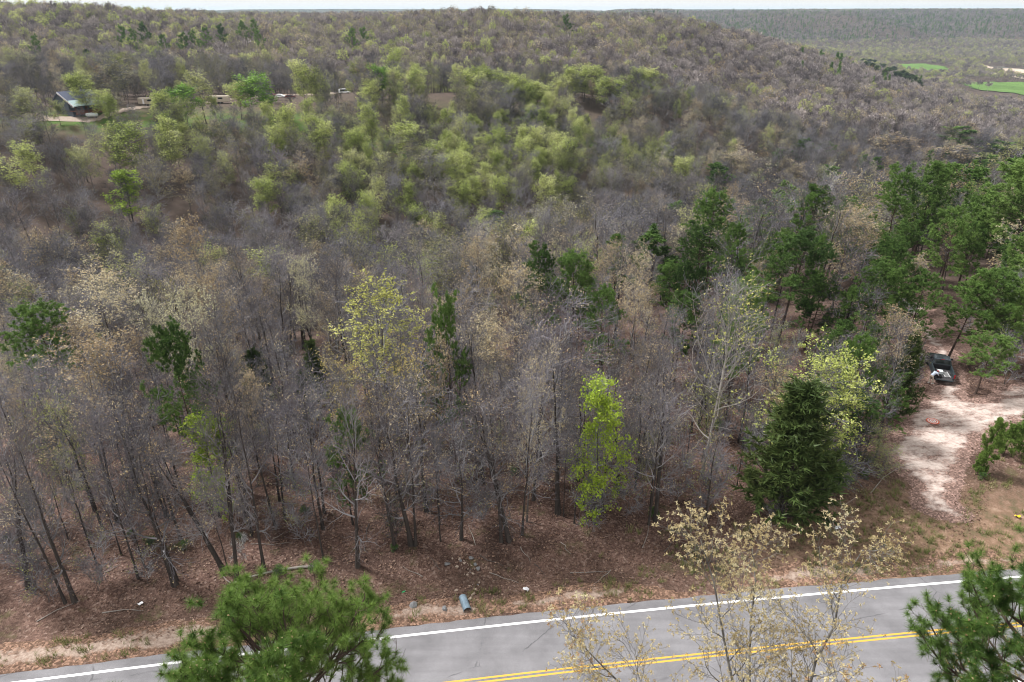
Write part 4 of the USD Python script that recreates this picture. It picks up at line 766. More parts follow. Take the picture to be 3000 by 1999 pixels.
for i_, (u, v) in enumerate(SKY_P):
    d_ = ray(u, v - 3); s_ = (590 + 12 * i_ % 80) / math.hypot(d_[0], d_[1]); H_ = float(np.clip(CAM_H + d_[2] * s_ - hgt(d_[0] * s_, d_[1] * s_), 9, 24)); hero('pine', u, v - 3, H_, base_xy=(d_[0] * s_, d_[1] * s_), label='dark pine standing above the trees on the skyline ridge', group='dark pines on the skyline ridge', Wpx=34)
for i in range(26):
    f = i / 25; hero('cedar', 1985 + 125 * f + 6 * math.sin(i * 2.1), 134 + 44 * f + 5 * math.sin(i * 1.3), 17, None, None, 'dark cedar in the long row beside the upper valley field', 'dark cedars in the row beside the valley field', Wpx=26)
# ------------------------------------------------------------------ the rest of the wood
frng = np.random.default_rng(21)
def scatter(r0, r1, s, amax=0.72):
    n = int(r1 / s) + 2
    gx, gy = np.meshgrid(np.arange(-n, n) * s, np.arange(0, n) * s * 0.92, indexing='ij')
    gx = gx + (np.arange(gy.shape[1]) % 2) * s / 2
    x, y = gx.ravel() + frng.normal(0, 0.36 * s, gx.size), gy.ravel() + frng.normal(0, 0.36 * s, gx.size)
    r = np.hypot(x, y); k = (r > r0) & (r <= r1) & (np.abs(np.arctan2(x, y)) < amax) & (y > 20)
    return x[k], y[k]
rings = [(34, 100, 4.2), (100, 190, 5.2), (190, 340, 6.3), (340, 900, 6.9), (900, 2100, 9.0), (2100, 3700, 11.5)]
FILL = []
FPX = [Polygon([project(np.array([a_, b_, -74.0]))[:2] for a_, b_ in g_.exterior.coords]) for g_ in field_polys[:2] + [gb]]
tk = np.array(taken); tree_tk = cKDTree(tk[:, :2])
for ri, (r0, r1, s) in enumerate(rings):
    x, y = scatter(r0, r1, s)
    z = height(x, y); r = np.hypot(x, y)
    H = (13.5 if r0 >= 100 else 14.5) * np.clip(1 + frng.normal(0, 0.22, len(x)), 0.5, 1.5)
    if r0 < 100: H = np.where(frng.random(len(x)) < 0.3, H * 0.62, H)
    W = H * 0.56 * np.clip(1 + frng.normal(0, 0.18, len(x)), 0.6, 1.5) * (0.82 if r0 < 100 else 1.0)
    k = (y - y_white(x) > 4.8) & ~shapely.contains_xy(clearing, x, y) & ~shapely.contains_xy(open_far, x, y)
    k &= ~(shapely.contains_xy(lawn_zone, x, y) & (frng.random(len(x)) > 0.10)) & (np.hypot(x - HOUSE_AT[0], y - HOUSE_AT[1]) > HOUSE_R)
    if r1 <= 340:
        dd, ii = tree_tk.query(np.c_[x, y]); k &= dd > np.minimum(0.30 * tk[ii, 2], 2.6)
        k &= ~blocks(x, y, z + H, W)
        if r0 < 190: k &= ~(hides(x, y, z + H, W) & (frng.random(len(x)) > 0.10))
    u, v, zc = project(np.c_[x, y, z + H]); ub, vb, _ = project(np.c_[x, y, z])
    k &= (u > -330) & (u < 2690) & (v < 1560)
    if r0 >= 190:                                                     # the valley fields lie open to the near hills: the wood before them is cut low
        for fp in FPX: k &= ~(shapely.contains_xy(fp, u, v) & (r < 1450))
    x, y, z, H, W, u, v, zc = (a[k] for a in (x, y, z, H, W, u, v, zc))
    kd = kinds_for(u, v, x, y, frng)
    rw = np.clip(np.searchsorted(ROWS, v, 'right') - 1, 0, len(MAP) - 1); cl = np.clip((u / 2353 * 12).astype(int), 0, 11)
    keep = ~((np.array([[c == 'd' for c in r_] for r_ in MAP])[rw, cl]) & (frng.random(len(x)) > 0.55))
    x, y, z, H, W, u, v, zc, kd = (a[keep] for a in (x, y, z, H, W, u, v, zc, kd))
    ced = kd == 'cedar'; H[ced] *= 0.42; W[ced] *= 0.5
    gr_ = (kd == 'green') | (kd == 'soft'); W[gr_] *= 0.86; pin = kd == 'pine'; W[pin] *= 0.98
    for a in zip(x, y, z, H, W, zc, kd): FILL.append(a)
x, y = scatter(35, 70, 3.3); z = height(x, y); H = frng.uniform(8, 14.5, len(x)); W = H * frng.uniform(.22, .34, len(x))      # thin poles of the front rows
k = (y - y_white(x) > 5.2) & ~shapely.contains_xy(clearing, x, y) & ~blocks(x, y, z + H, W) & ~(hides(x, y, z + H, W) & (frng.random(len(x)) > 0.30))
u, v, zc = project(np.c_[x, y, z + H]); k &= (u > -250) & (u < 2600)
dd, ii = cKDTree(np.array([a[:2] for a in FILL if a[5] < 130])).query(np.c_[x, y]); k &= dd > 1.3
for a in zip(x[k], y[k], z[k], H[k], W[k], zc[k]): FILL.append((*a, 'pole'))
print('fill', len(FILL))
by = {}
for a in FILL: by.setdefault(a[6], []).append(a)
LOOK = dict(pole='slim bare pole tree', bare='grey bare tree', budding='tan budding tree', cream='cream budding tree', green='fresh green tree', soft='pale yellow green tree', olive='olive tinged tree', pine='dark green pine', red='reddish budding tree', cedar='dark low cedar')
LAND = [((1390, 1000), 'the slender lime green tree'), ((850, 740), 'the tall yellow tree'), ((500, 1010), 'the small bright green tree at left'), ((1790, 1020), 'the large dark cedar'), ((1890, 870), 'the broad yellow green tree'), ((1660, 720), 'the large pale limbed tree'),
        ((1065, 1380), 'the culvert pipe'), ((2155, 850), 'the pickup truck'), ((785, 990), 'the short rounded pine'), ((1030, 760), 'the tall narrow pine'), ((75, 760), 'the leftmost tufted pine'), ((375, 800), 'the thin tufted pine'), ((1258, 610), 'the broad lone pine'), ((1392, 690), 'the central pine group'),
        ((1600, 480), 'the pair of rim pines'), ((1770, 500), 'the dark trunked pine'), ((2100, 450), 'the massive right hand pine'), ((2218, 360), 'the tall skyline pine'), ((2270, 1020), 'the row of young pines'), ((205, 660), 'the wide tan rim tree'), ((402, 700), 'the cream flowered rim tree'), ((1085, 570), 'the rounded tan tree'),
        ((1310, 500), 'the double crowned cream tree'), ((1970, 510), 'the tan tree among pines'), ((275, 430), 'the lone lime tree below the house'), ((605, 440), 'the leafy tree on the dark slope'), ((160, 235), 'the house'), ((412, 225), 'the vivid round topped tree'), ((592, 200), 'the broad bright tree by the driveway'), ((868, 190), 'the tall vivid ridge tree'),
        ((940, 315), 'the bright green tree below the ridge'), ((1075, 370), 'the rounded trees on the flank'), ((1200, 400), 'the rounded tree at the ridge foot'), ((1400, 200), 'the crest of the middle ridge'), ((1655, 250), 'the last yellow green ridge tree'), ((1722, 290), 'the white limbed valley tree'), ((2115, 290), 'the white dead looking valley tree'), ((2140, 690), 'the track bend'), ((2040, 1030), 'the low sapling by the track'), ((300, 1150), 'the leaning trunks at left')]
ORDN = ['nearest', 'second nearest', 'third nearest', 'fourth nearest', 'fifth nearest', 'sixth nearest', 'seventh nearest']
def name_them(items):
    """items: [(kind, u, v)] of crown middles in the picture -> [(label, group)], each told by the landmark it stands next to."""
    pts = np.array([l[0] for l in LAND], float); rel = {}
    for i, (kd, u, v) in enumerate(items):
        d = pts - (u, v); j = int(np.argmin(np.hypot(d[:, 0], d[:, 1]))); dx, dy = u - pts[j, 0], v - pts[j, 1]
        r = ('left of' if dx < 0 else 'right of') if abs(dx) > abs(dy) else ('behind' if dy < 0 else 'in front of')
        rel.setdefault((kd, r, j), []).append((math.hypot(dx, dy), i))
    out = [None] * len(items)
    for (kd, r, j), L in rel.items():
        L.sort(); t = f'{LOOK[kd]} {r} {LAND[j][1]}'
        for n, (_, i) in enumerate(L):
            if len(L) == 1: out[i] = (t, None)
            elif n < len(ORDN): out[i] = (f'{ORDN[n]} {t}', None)
            else: out[i] = (f'{LOOK[kd]} farther off {r} {LAND[j][1]}', f'{LOOK[kd]}s {r} {LAND[j][1]}')
    return out
LOOK['slim'] = 'slender front row bare tree'
for (q_, _, _), (lab, gr) in zip(SLIM, name_them([('slim', u, v) for _, u, v in SLIM])): tag(stage.GetPrimAtPath(q_), lab, None, gr)
stuff, single = {}, []
for kd, L in by.items():
    L.sort(key=lambda a: -a[3] / a[5])
    nmax = {'bare': 262, 'pine': 190, 'budding': 190, 'cream': 60, 'green': 95, 'soft': 85, 'olive': 45, 'red': 40, 'cedar': 60, 'pole': 300}[kd]
    n = 0
    for a in L:
        x, y, z, H, W, zc, _ = a
        if n < nmax and zc < 340: single.append(a); n += 1
        else: stuff.setdefault((kd, 'mid' if zc < 420 else 'far'), []).append(a)
sA = np.array([a[:6] for a in single], float); su, sv, _ = project(np.c_[sA[:, 0], sA[:, 1], sA[:, 2] + 0.65 * sA[:, 3]])
for a, (lab, gr) in zip(single, name_them([(a[6], u, v) for a, u, v in zip(single, su, sv)])):
    x, y, z, H, W, zc, kd = a; k = pick(kd, zc); ph, pw = PSIZE[k]
    copy_of(PROTO[k], NAME[kd], lab, 'tree', (x, y, z - 0.15), frng.random() * 6.28, gr, (W / pw, W / pw, H / ph))
def instancer(name, label, cat_, protos, pos, rz, scale, idx, kind='stuff'):
    """Many copies as one object; PROTOS: [[(part, mesh, material)]]"""
    p = path_for(name); pi = UsdGeom.PointInstancer.Define(stage, p); tag(pi.GetPrim(), label, cat_, None, kind)
    t = []
    for i, ps in enumerate(protos):
        q = f'{p}/kind_{"abcdefgh"[i]}'; UsdGeom.Xform.Define(stage, q); t.append(q)
        for nm, me, ma in ps:
            if me is not None and len(me[1]): usdkit.mesh(stage, f'{q}/{nm}', me, f'/World/Looks/{ma}')
    for q in t: pi.GetPrototypesRel().AddTarget(q)
    n = len(pos); h = np.asarray(rz) / 2
    qs = np.c_[np.cos(h), np.zeros(n), np.zeros(n), np.sin(h)]
    pi.CreateProtoIndicesAttr(Vt.IntArray.FromNumpy(np.asarray(idx, np.int32)))
    pi.CreatePositionsAttr(Vt.Vec3fArray.FromNumpy(np.asarray(pos, np.float32)))
    pi.CreateScalesAttr(Vt.Vec3fArray.FromNumpy(np.asarray(scale, np.float32)))
    pi.CreateOrientationsAttr(Vt.QuathArray([Gf.Quath(float(a), float(b), float(c), float(d)) for a, b, c, d in qs]))
    return p
FARK = dict(pole='bare', bare='bare', budding='tan', cream='tan', green='green', soft='green', olive='olive', pine='pine', red='tan', cedar='pine')
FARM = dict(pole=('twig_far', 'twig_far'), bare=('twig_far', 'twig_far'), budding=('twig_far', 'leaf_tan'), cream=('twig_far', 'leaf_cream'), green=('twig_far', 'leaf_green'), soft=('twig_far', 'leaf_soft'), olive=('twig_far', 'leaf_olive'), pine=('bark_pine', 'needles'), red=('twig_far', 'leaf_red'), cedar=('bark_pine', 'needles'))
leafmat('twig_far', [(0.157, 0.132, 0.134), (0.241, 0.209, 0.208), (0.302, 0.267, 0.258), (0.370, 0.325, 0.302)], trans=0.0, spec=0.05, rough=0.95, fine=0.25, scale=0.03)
MESHES = lambda key: [(c.GetName(), (np.array(UsdGeom.Mesh(c).GetPointsAttr().Get()), np.array(UsdGeom.Mesh(c).GetFaceVertexIndicesAttr().Get()).reshape(-1, 3)), str(UsdShade.MaterialBindingAPI(c).GetDirectBinding().GetMaterialPath()).split('/')[-1]) for c in stage.GetPrimAtPath(PROTO[key]).GetAllChildren()]
for (kd, lod), L in stuff.items():
    A = np.array([a[:6] for a in L], float); n = len(A); srng = np.random.default_rng(len(L))
    if lod == 'mid' and 1 in KINDS[kd]:
        ks = KINDS[kd][1]; pr = [MESHES(k) for k in ks]; ph, pw = PSIZE[ks[0]]
        lab = f'rest of the {LOOK[kd]}s in the nearer wood'
    else:
        nv = 4; pr = []
        for i in range(nv):
            w, l = far_tree(900 + i * 7 + len(kd), FARK[kd]); pr.append([('trunk', w, FARM[kd][0]), ('crown', l, FARM[kd][1])])
        ph, pw = 14, 8.5; lab = f'far off {LOOK[kd]}s covering the hills'
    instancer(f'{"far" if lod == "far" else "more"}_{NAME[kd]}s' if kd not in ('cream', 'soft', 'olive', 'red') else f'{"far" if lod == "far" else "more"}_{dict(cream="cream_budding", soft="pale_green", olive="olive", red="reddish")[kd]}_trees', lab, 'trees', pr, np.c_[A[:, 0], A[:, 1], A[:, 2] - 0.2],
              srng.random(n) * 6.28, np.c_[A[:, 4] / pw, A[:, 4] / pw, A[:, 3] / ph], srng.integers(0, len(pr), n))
# canopy of the farthest hills
px_, py_ = scatter(3700, 12500, 70, 0.74); pz_ = height(px_, py_)
prs = []
for i in range(4):
    r_ = np.random.default_rng(70 + i); n = 70
    C = np.c_[r_.uniform(-42, 42, (n, 2)), r_.uniform(8, 13, n)]
    a_, b_ = C[: n * 2 // 3], C[n * 2 // 3:]
    g_ = lambda c, up_: leaves(r_, c, 6.5, 4, 1.6, up_, 0.9)
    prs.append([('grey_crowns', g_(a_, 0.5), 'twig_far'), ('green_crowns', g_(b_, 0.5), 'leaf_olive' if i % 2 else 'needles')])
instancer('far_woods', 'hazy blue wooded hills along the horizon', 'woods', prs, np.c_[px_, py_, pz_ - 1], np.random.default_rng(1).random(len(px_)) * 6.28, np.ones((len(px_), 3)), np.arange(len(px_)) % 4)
leafmat('leaf_tassel', [(0.40, 0.31, 0.15), (0.54, 0.45, 0.25), (0.64, 0.58, 0.38)], fine=3, scale=0.5)
leafmat('leaf_tassel_red', [(0.40, 0.24, 0.12), (0.46, 0.33, 0.17)], fine=3)
mat('bark_lichen', (0.10, 0.09, 0.083), 0.95, 0.5, 3.5, vscale=(1, 1, 0.5), spec=0.1, bump=0.5, col2=(0.25, 0.24, 0.22))
# ------------------------------------------------------------------ foreground trees that rise from the near side of the road
def frame_to(D, roll):
    z = norm(np.asarray(D, float)); x = norm(np.cross([0.3, 0.2, 1.0] if abs(z[2]) < 0.95 else [1, 0, 0.1], z)); y = np.cross(z, x)
    c, s = math.cos(roll), math.sin(roll); return np.array([x * c + y * s, y * c - x * s, z])       # rows: image of the axes
def cluster_parts(parent, name, C, D, protos, scale, rng):
    for i in range(len(C)):
        p = path_for(name, parent); x = UsdGeom.Xform.Define(stage, p)
        R = frame_to(D[i], rng.random() * 6.28) * scale * (0.8 + 0.4 * rng.random())
        M = Gf.Matrix4d(*R[0], 0, *R[1], 0, *R[2], 0, *map(float, C[i]), 1)
        x.AddTransformOp().Set(M)
        x.GetPrim().GetReferences().AddInternalReference(protos[i % len(protos)]); x.GetPrim().SetInstanceable(True)
def tuft_mesh(seed, L=0.185, k=165):
    r = np.random.default_rng(seed); C = np.zeros((3, 3)); C[:, 2] = [-0.03, -0.01, 0.0]
    v, f = needles(r, C, np.tile([[0, 0, 1.0]], (3, 1)), L, k // 3, 112, 0.0085); return v, f
TUFT = []
for i in range(4):
    q = f'/World/tree_kinds/tuft_{"abcd"[i]}'; UsdGeom.Xform.Define(stage, q); usdkit.mesh(stage, q + '/needles', tuft_mesh(40 + i), '/World/Looks/needles_near')
    usdkit.mesh(stage, q + '/bud', hull(np.random.default_rng(i).normal(0, 0.010, (10, 3)) * [1, 1, 2] + [0, 0, 0.01]), '/World/Looks/leaf_tan'); TUFT.append(q)
def fore_pine(seed, u, v, H, W, depth, limbs, label, ntuft=300):
    """Round crowned pine: limbs curve out from the trunk to a lumpy dome, side shoots turn up, and every shoot ends in a pompom of needles."""
    b = at(u, v, lift=H, z0=6.0); rng = np.random.default_rng(seed); K = 9
    zz = np.linspace(0, 0.94 * H, K); P = np.zeros((1, K, 3)); P[0, :, 2] = zz; P[0, :, :2] = np.cumsum(rng.normal(0, 0.05, (K, 2)), 0); R = (0.21 * (1 - 0.82 * zz / zz[-1]))[None]
    i = np.arange(limbs); cz = 1 - 1.25 * (i + 0.5) / limbs; az = i * 2.39996 + rng.normal(0, 0.25, limbs); sr = np.sqrt(np.clip(1 - cz ** 2, 0, 1))
    q = np.c_[np.cos(az) * sr, np.sin(az) * sr, cz]; lump = 0.74 + 0.40 * meshkit.noise(q * 2.1 + seed)
    tip = q * lump[:, None] * [W / 2, W / 2, depth] + [0, 0, H - depth]; rad_ = np.hypot(tip[:, 0], tip[:, 1])
    zr = np.clip(tip[:, 2] - 0.55 * rad_ - 0.3, 0.5 * H, 0.92 * H); root = np.c_[np.interp(zr, zz, P[0, :, 0]), np.interp(zr, zz, P[0, :, 1]), zr]
    mid = np.c_[0.62 * tip[:, 0], 0.62 * tip[:, 1], zr + 0.22 * (tip[:, 2] - zr)]; t_ = np.linspace(0, 1, 8)[None, :, None]
    L1 = (1 - t_) ** 2 * root[:, None] + 2 * t_ * (1 - t_) * mid[:, None] + t_ ** 2 * tip[:, None]; L1[:, 1:] += np.cumsum(rng.normal(0, 0.035, (limbs, 7, 3)), 1)
    R1 = 0.055 * np.linspace(1, 0.25, 8)[None] * (0.7 + 0.5 * rng.random((limbs, 1)))
    L2, R2, _ = sprout(rng, L1, R1, 12, 0.38, 1.0, 46, lambda t: 1.05 - 0.5 * t, 5, 0.9, 0.15, 0.55, 0.022, 0.45)
    L3, R3, _ = sprout(rng, L2, R2, 2, 0.35, 1.0, 44, 0.34, 3, 0.5, 0.12, 0.7, 0.010, 0.7)
    C = np.vstack([L3[:, -1], L2[:, -1], L1[:, -1], L2[:, 3]]); D = norm(np.vstack([L3[:, -1] - L3[:, 0], L2[:, -1] - L2[:, -2], L1[:, -1] - L1[:, -2], L2[:, 3] - L2[:, 1]]) + [0, 0, 0.02])
    sc = lambda m: m
    t = thing('pine_tree', label, 'tree', b - [0, 0, 0.1])
    part('trunk', sc(tubes(P, R, 9)), 'bark_pine', t)
    for i in range(limbs): part('limb', sc(cat([tubes(L1[i:i + 1], R1[i:i + 1], 6), tubes(L2[i * 12:i * 12 + 12], np.maximum(R2[i * 12:i * 12 + 12], .007), 4)])), 'bark_pine', t)
    part('crown', sc(tubes(L3, np.maximum(R3, .005), 3)), 'bark_pine', t)
    pu, pv, pz = project(C + b); dist = pz + 60 * ((pv > 1640) | (pu < -60) | (pu > 2420))
    o = np.argsort(dist); a, r = o[:ntuft], o[ntuft:]; r = r[rng.random(len(r)) < 0.62]
    cluster_parts(t, 'needle_tuft', C[a], norm(D[a] + [0, 0, 0.3]), TUFT, 1.15, rng)
    if len(r): part('needles', needles(rng, C[r], norm(D[r] + [0, 0, 0.3]), 0.21, 110, 112, 0.0095), 'needles_near', t, kind='stuff')
fore_pine(501, 622, 1402, 22.3, 6.2, 3.3, 58, 'big tufted pine in the foreground standing over the near lane of the road')
fore_pine(503, 2525, 1305, 23.0, 6.6, 4.0, 46, 'pine cut by the right edge in the foreground in front of the white line')
fore_pine(505, 262, 1625, 16.6, 1.8, 2.5, 12, 'pine whose tip just shows at the bottom edge beside the big tufted pine', 60)
def tassel_mesh(seed):
    r = np.random.default_rng(seed); n = 11
    d = norm(r.normal(0, 1, (n, 3)) + [0, 0, 0.35]); L = 0.085 * (0.6 + 0.7 * r.random((n, 1))); s = norm(np.cross(d, r.normal(0, 1, (n, 3)))) * 0.016
    m = d * L * 0.6 - [0, 0, 0.006]; e = d * L + [0, 0, -0.022]
    v = np.stack([d * 0.004, m - s, e, m + s], 1).reshape(-1, 3); q = np.arange(n)[:, None] * 4
    return v, np.vstack([q + [0, 1, 2], q + [0, 2, 3]])
TASS = []
for i in range(4):
    q = f'/World/tree_kinds/tassel_{"abcd"[i]}'; UsdGeom.Xform.Define(stage, q); usdkit.mesh(stage, q + '/leaf', tassel_mesh(60 + i), '/World/Looks/' + ('leaf_tassel' if i else 'leaf_tassel_red')); TASS.append(q)
def fore_oak(seed, u, v, H, W, label):
    b = at(u, v, lift=H, z0=6.0); rng = np.random.default_rng(seed)
    K = 9; fz = np.linspace(0, 1, K)
    tr = np.zeros((1, K, 3)); tr[0, :, 2] = np.linspace(0, 0.42 * H, K); tr[0, :, :2] = np.cumsum(rng.normal(0, 0.05, (K, 2)), 0); TR = np.linspace(0.26, 0.19, K)[None]
    top = tr[0, -1]; mains, rads = [], []
    for i, (ax, ay, hh) in enumerate([(-0.46, 0.10, 0.44), (-0.17, 0.22, 0.57), (0.02, -0.12, 0.58), (0.20, 0.22, 0.52), (0.42, -0.05, 0.47), (-0.28, -0.3, 0.42), (0.30, -0.33, 0.42), (0.05, 0.4, 0.44), (-0.08, -0.45, 0.36)]):
        e = np.array([ax * W, ay * W, hh * H]); p = top + np.outer(fz ** 1.15, e * [1, 1, 0]) + np.outer(fz, e * [0, 0, 1]) - [0, 0, 0.03 * H * (i % 3)]
        p[1:] += np.cumsum(rng.normal(0, 0.10, (K - 1, 3)), 0) * [1, 1, 0.4]; mains.append(p); rads.append(0.08 * (1 - 0.86 * fz) + 0.006)
    P1, R1 = np.array(mains), np.array(rads)
    n2 = 16
    P2_, R2, _ = sprout(rng, P1, R1, n2, 0.15, 1.0, 42, lambda t: 2.7 - 1.5 * t, 7, 0.5, 0.19, 0.55, 0.045, 0.25)
    P3, R3, _ = sprout(rng, P2_, R2, 8, 0.2, 1.0, 42, 0.95, 5, 0.35, 0.17, 0.55, 0.015, 0.4)
    P4, R4, _ = sprout(rng, P3, np.maximum(R3, 0.006), 8, 0.2, 1.0, 42, 0.40, 4, 0.3, 0.16, 0.7, 0.007, 0.6)
    zt = top[2]; kz = (H - zt) / (np.percentile(P4[..., 2], 99.9) - zt); kx = W / 2 / np.percentile(np.hypot(P4[..., 0], P4[..., 1]), 97)
    for A_ in (P1, P2_, P3, P4): A_[..., 2] = zt + (A_[..., 2] - zt) * kz; A_[..., :2] = top[:2] + (A_[..., :2] - top[:2]) * kx
    t = thing('oak_tree', label, 'tree', b - [0, 0, 0.1])
    part('trunk', tubes(tr, TR, 9), 'bark_grey', t)
    for i in range(len(P1)): part('limb', cat([tubes(P1[i:i + 1], R1[i:i + 1], 7), tubes(P2_[i * n2:(i + 1) * n2], np.maximum(R2[i * n2:(i + 1) * n2], 0.008), 5)]), 'bark_lichen', t)
    part('crown', cat([tubes(P3, np.maximum(R3, 0.006), 3), tubes(P4, np.maximum(R4, 0.0042), 3)]), 'bark_lichen', t)
    tips = np.vstack([P4[:, -1], P3[:, -1]]); D = norm(np.vstack([P4[:, -1] - P4[:, -2], P3[:, -1] - P3[:, -2]]))
    k = rng.random(len(tips)) < 0.97 - 0.3 * (tips[:, 2] < 0.72 * H); tips, D = tips[k], D[k]
    pu, pv, pz = project(tips + b); bad = (pv > 1580) | (pu > 2360) | (pu < -10); o = np.argsort(pz + 50 * bad); a, r = o[:300], o[300:]
    cluster_parts(t, 'leaf_cluster', tips[a], D[a], TASS, 1.15, rng)
    vs = []
    for i in r:
        v_, f_ = tassel_mesh(60 + int(i) % 4); R = frame_to(D[i], rng.random() * 6) * (0.85 + 0.35 * rng.random()); vs.append((v_ @ R + tips[i], f_))
    part('foliage', cat(vs), 'leaf_tassel', t, kind='stuff')
    return b
fore_oak(611, 1880, 1372, 20.6, 13.6, 'budding oak with yellow tassels rising in front of the road at the right')
# ------------------------------------------------------------------ corrugated culvert pipe and stones at its mouth
mat('galvanised', (0.27, 0.36, 0.43), 0.42, 0.22, 3, metal=0.55, spec=0.5); mat('galv_dark', (0.10, 0.11, 0.115), 0.8)
cu = at(1069, 1391); cdir = norm(np.array([at(1060, 1362)[0] - cu[0] - 0.12, at(1060, 1362)[1] - cu[1], 0])); cyaw = math.atan2(-cdir[0], cdir[1])
pipe = thing('culvert_pipe', 'grey corrugated metal culvert pipe sticking out of the bank beside the road', 'pipe', cu + [0, 0, 0.12], cyaw)
n = 41; ys = np.linspace(-0.62, 0.70, n); rr_ = 0.26 + 0.011 * np.cos(np.arange(n) * np.pi)
pr_ = np.zeros((1, n, 3)); pr_[0, :, 1] = ys; pr_[0, :, 2] = -0.06 * (ys + 0.8)
ov, of = tubes(pr_, rr_[None], 28); iv, if_ = tubes(pr_, rr_[None] - 0.02, 28)
part('shell', (ov, of), 'galvanised', pipe, smooth=40); part('lining', (iv, if_[:, ::-1]), 'galv_dark', pipe)
part('end_rim', (np.vstack([ov[-28:], iv[-28:]]), np.array([q for i in range(28) for q in ((i, (i + 1) % 28, 28 + (i + 1) % 28), (i, 28 + (i + 1) % 28, 28 + i))])), 'galvanised', pipe)
mat('stone_pale', (0.44, 0.35, 0.28), 0.9, 0.25, 5, bump=0.4); mat('stone_grey', (0.20, 0.20, 0.205), 0.9, 0.3, 5, bump=0.4)
srg = np.random.default_rng(77)
def stone(u, v, w, grey, lab, grp=None):
    p = at(u, v); q = norm(srg.normal(0, 1, (14, 3))) * [1, 0.75, 0.55] * (0.8 + 0.4 * srg.random((14, 1)))
    m = hull(q * w / 2); t = path_for('stone'); me = usdkit.mesh(stage, t, m, '/World/Looks/' + ('stone_grey' if grey else 'stone_pale')); place(UsdGeom.Xformable(me.GetPrim()), p + [0, 0, w * 0.08], srg.random() * 6)
    tag(me.GetPrim(), lab, 'stone', grp)
for u, v, w, g_, lab in [(1088, 1367, .42, 0, 'largest pale stone on the right of the culvert mouth'), (1080, 1377, .36, 0, 'flat orange tinted stone against the right side of the culvert pipe'), (1048, 1358, .34, 0, 'pale stone on the left of the culvert mouth'), (1020, 1400, .55, 1, 'grey stone left of the culvert pipe'),
                          (1098, 1308, .50, 1, 'large grey stone on the right of the stony wash above the culvert'), (1083, 1283, .45, 1, 'grey stone at the top of the wash above the culvert'), (1092, 1298, .38, 1, 'rounded grey stone in the wash above the culvert'), (1028, 1296, .45, 1, 'lone grey stone left of the wash above the culvert'), (950, 1392, .7, 1, 'broad grey stone flush with the bank far left of the culvert')]: stone(u, v, w, g_, lab)
for i in range(40):
    f = srg.random(); u, v = 1072 + 14 * math.sin(f * 5) + srg.normal(0, 11), 1362 - 92 * f + srg.normal(0, 3)
    stone(u, v, 0.10 + 0.22 * srg.random() ** 2, srg.random() < 0.25, 'small stone in the stony wash running up from the culvert mouth', 'small stones in the wash above the culvert')
# fallen branches
def polyline(pts, lift=0.06): return np.array([at(u, v) + [0, 0, lift] for u, v in pts])
fb = thing('fallen_branch', 'long pale fallen branch lying across the bank behind the near pine', 'branch')
main = polyline([(532, 1345), (560, 1333), (600, 1322), (640, 1313), (690, 1306), (735, 1304)], 0.12)
part('stem', tube1(main, np.linspace(0.045, 0.09, len(main))), 'bark_pale', fb)
part('side_twig', tube1(polyline([(532, 1345), (521, 1338), (511, 1325)], 0.2), [0.04, 0.03, 0.02], 6), 'bark_pale', fb); part('side_twig', tube1(polyline([(545, 1341), (546, 1356), (541, 1370)], 0.08), [0.035, 0.03, 0.02], 6), 'bark_pale', fb)
for pts, lab in [([(85, 1430), (130, 1404), (185, 1382)], 'thin fallen stick on the litter near the left edge'), ([(235, 1410), (290, 1402), (330, 1405)], 'bent fallen stick on the leaves left of the near pine'), ([(2000, 1135), (2030, 1098), (2068, 1074), (2100, 1068)], 'long thin dead branch reaching over the dirt track'), ([(1310, 1318), (1345, 1317), (1400, 1314)], 'straight pale stick lying on leaves right of the culvert')]:
    q = polyline(pts, 0.06); t = thing('fallen_branch', lab, 'branch'); part('stem', tube1(q, np.linspace(0.035, 0.012, len(q)), 6), 'bark_pale', t)
for k in range(18):
    u0, v0 = srg.uniform(60, 1650), srg.uniform(1225, 1330); a_ = at(u0, v0); th = srg.random() * 6.28; L_ = srg.uniform(1.0, 3.2)
    q = np.array([(a_[0] + math.cos(th) * L_ * f + srg.normal(0, .06), a_[1] + math.sin(th) * L_ * f + srg.normal(0, .06)) for f in np.linspace(-.5, .5, 5)]); q = np.c_[q, height(q[:, 0], q[:, 1]) + .06]
    LOOK['stick'] = 'thin fallen stick'; STK = globals().setdefault('STK', []); STK.append((None, u0, v0)); t = thing('fallen_stick', None, 'stick'); STK[-1] = (t, u0, v0); part('stem', tube1(q, np.linspace(0.03, 0.01, 5), 5), 'bark_pale' if k % 3 else 'bark_grey', t)
for (t, _, _), (lab, gr) in zip(STK, name_them([('stick', u, v) for _, u, v in STK])): tag(stage.GetPrimAtPath(t), lab, None, gr)
# litter
mat('paper', (0.80, 0.80, 0.82), 0.6, 0.05); mat('bottle_green', (0.05, 0.42, 0.16), 0.25, 0.1); mat('yellow_plastic', (0.75, 0.55, 0.03), 0.4, 0.1)
def scrap(u, v, w, ma, lab, nm='litter_paper'):
    r = np.random.default_rng(int(u)); g_ = np.array([(i, j) for i in range(4) for j in range(4)], float) / 3 - 0.5; z_ = r.normal(0, 0.13, 16)
    vv = np.c_[g_ * [1, 0.75] + r.normal(0, 0.05, (16, 2)), z_ - z_.min()] * w
    ff = [q for i in range(3) for j in range(3) for q in ((4 * i + j, 4 * i + 4 + j, 4 * i + 5 + j), (4 * i + j, 4 * i + 5 + j, 4 * i + 1 + j))]
    p = path_for(nm); me = usdkit.mesh(stage, p, (vv, np.array(ff)), f'/World/Looks/{ma}'); place(UsdGeom.Xformable(me.GetPrim()), at(u, v) + [0, 0, 0.05], r.random() * 6); tag(me.GetPrim(), lab, 'litter')
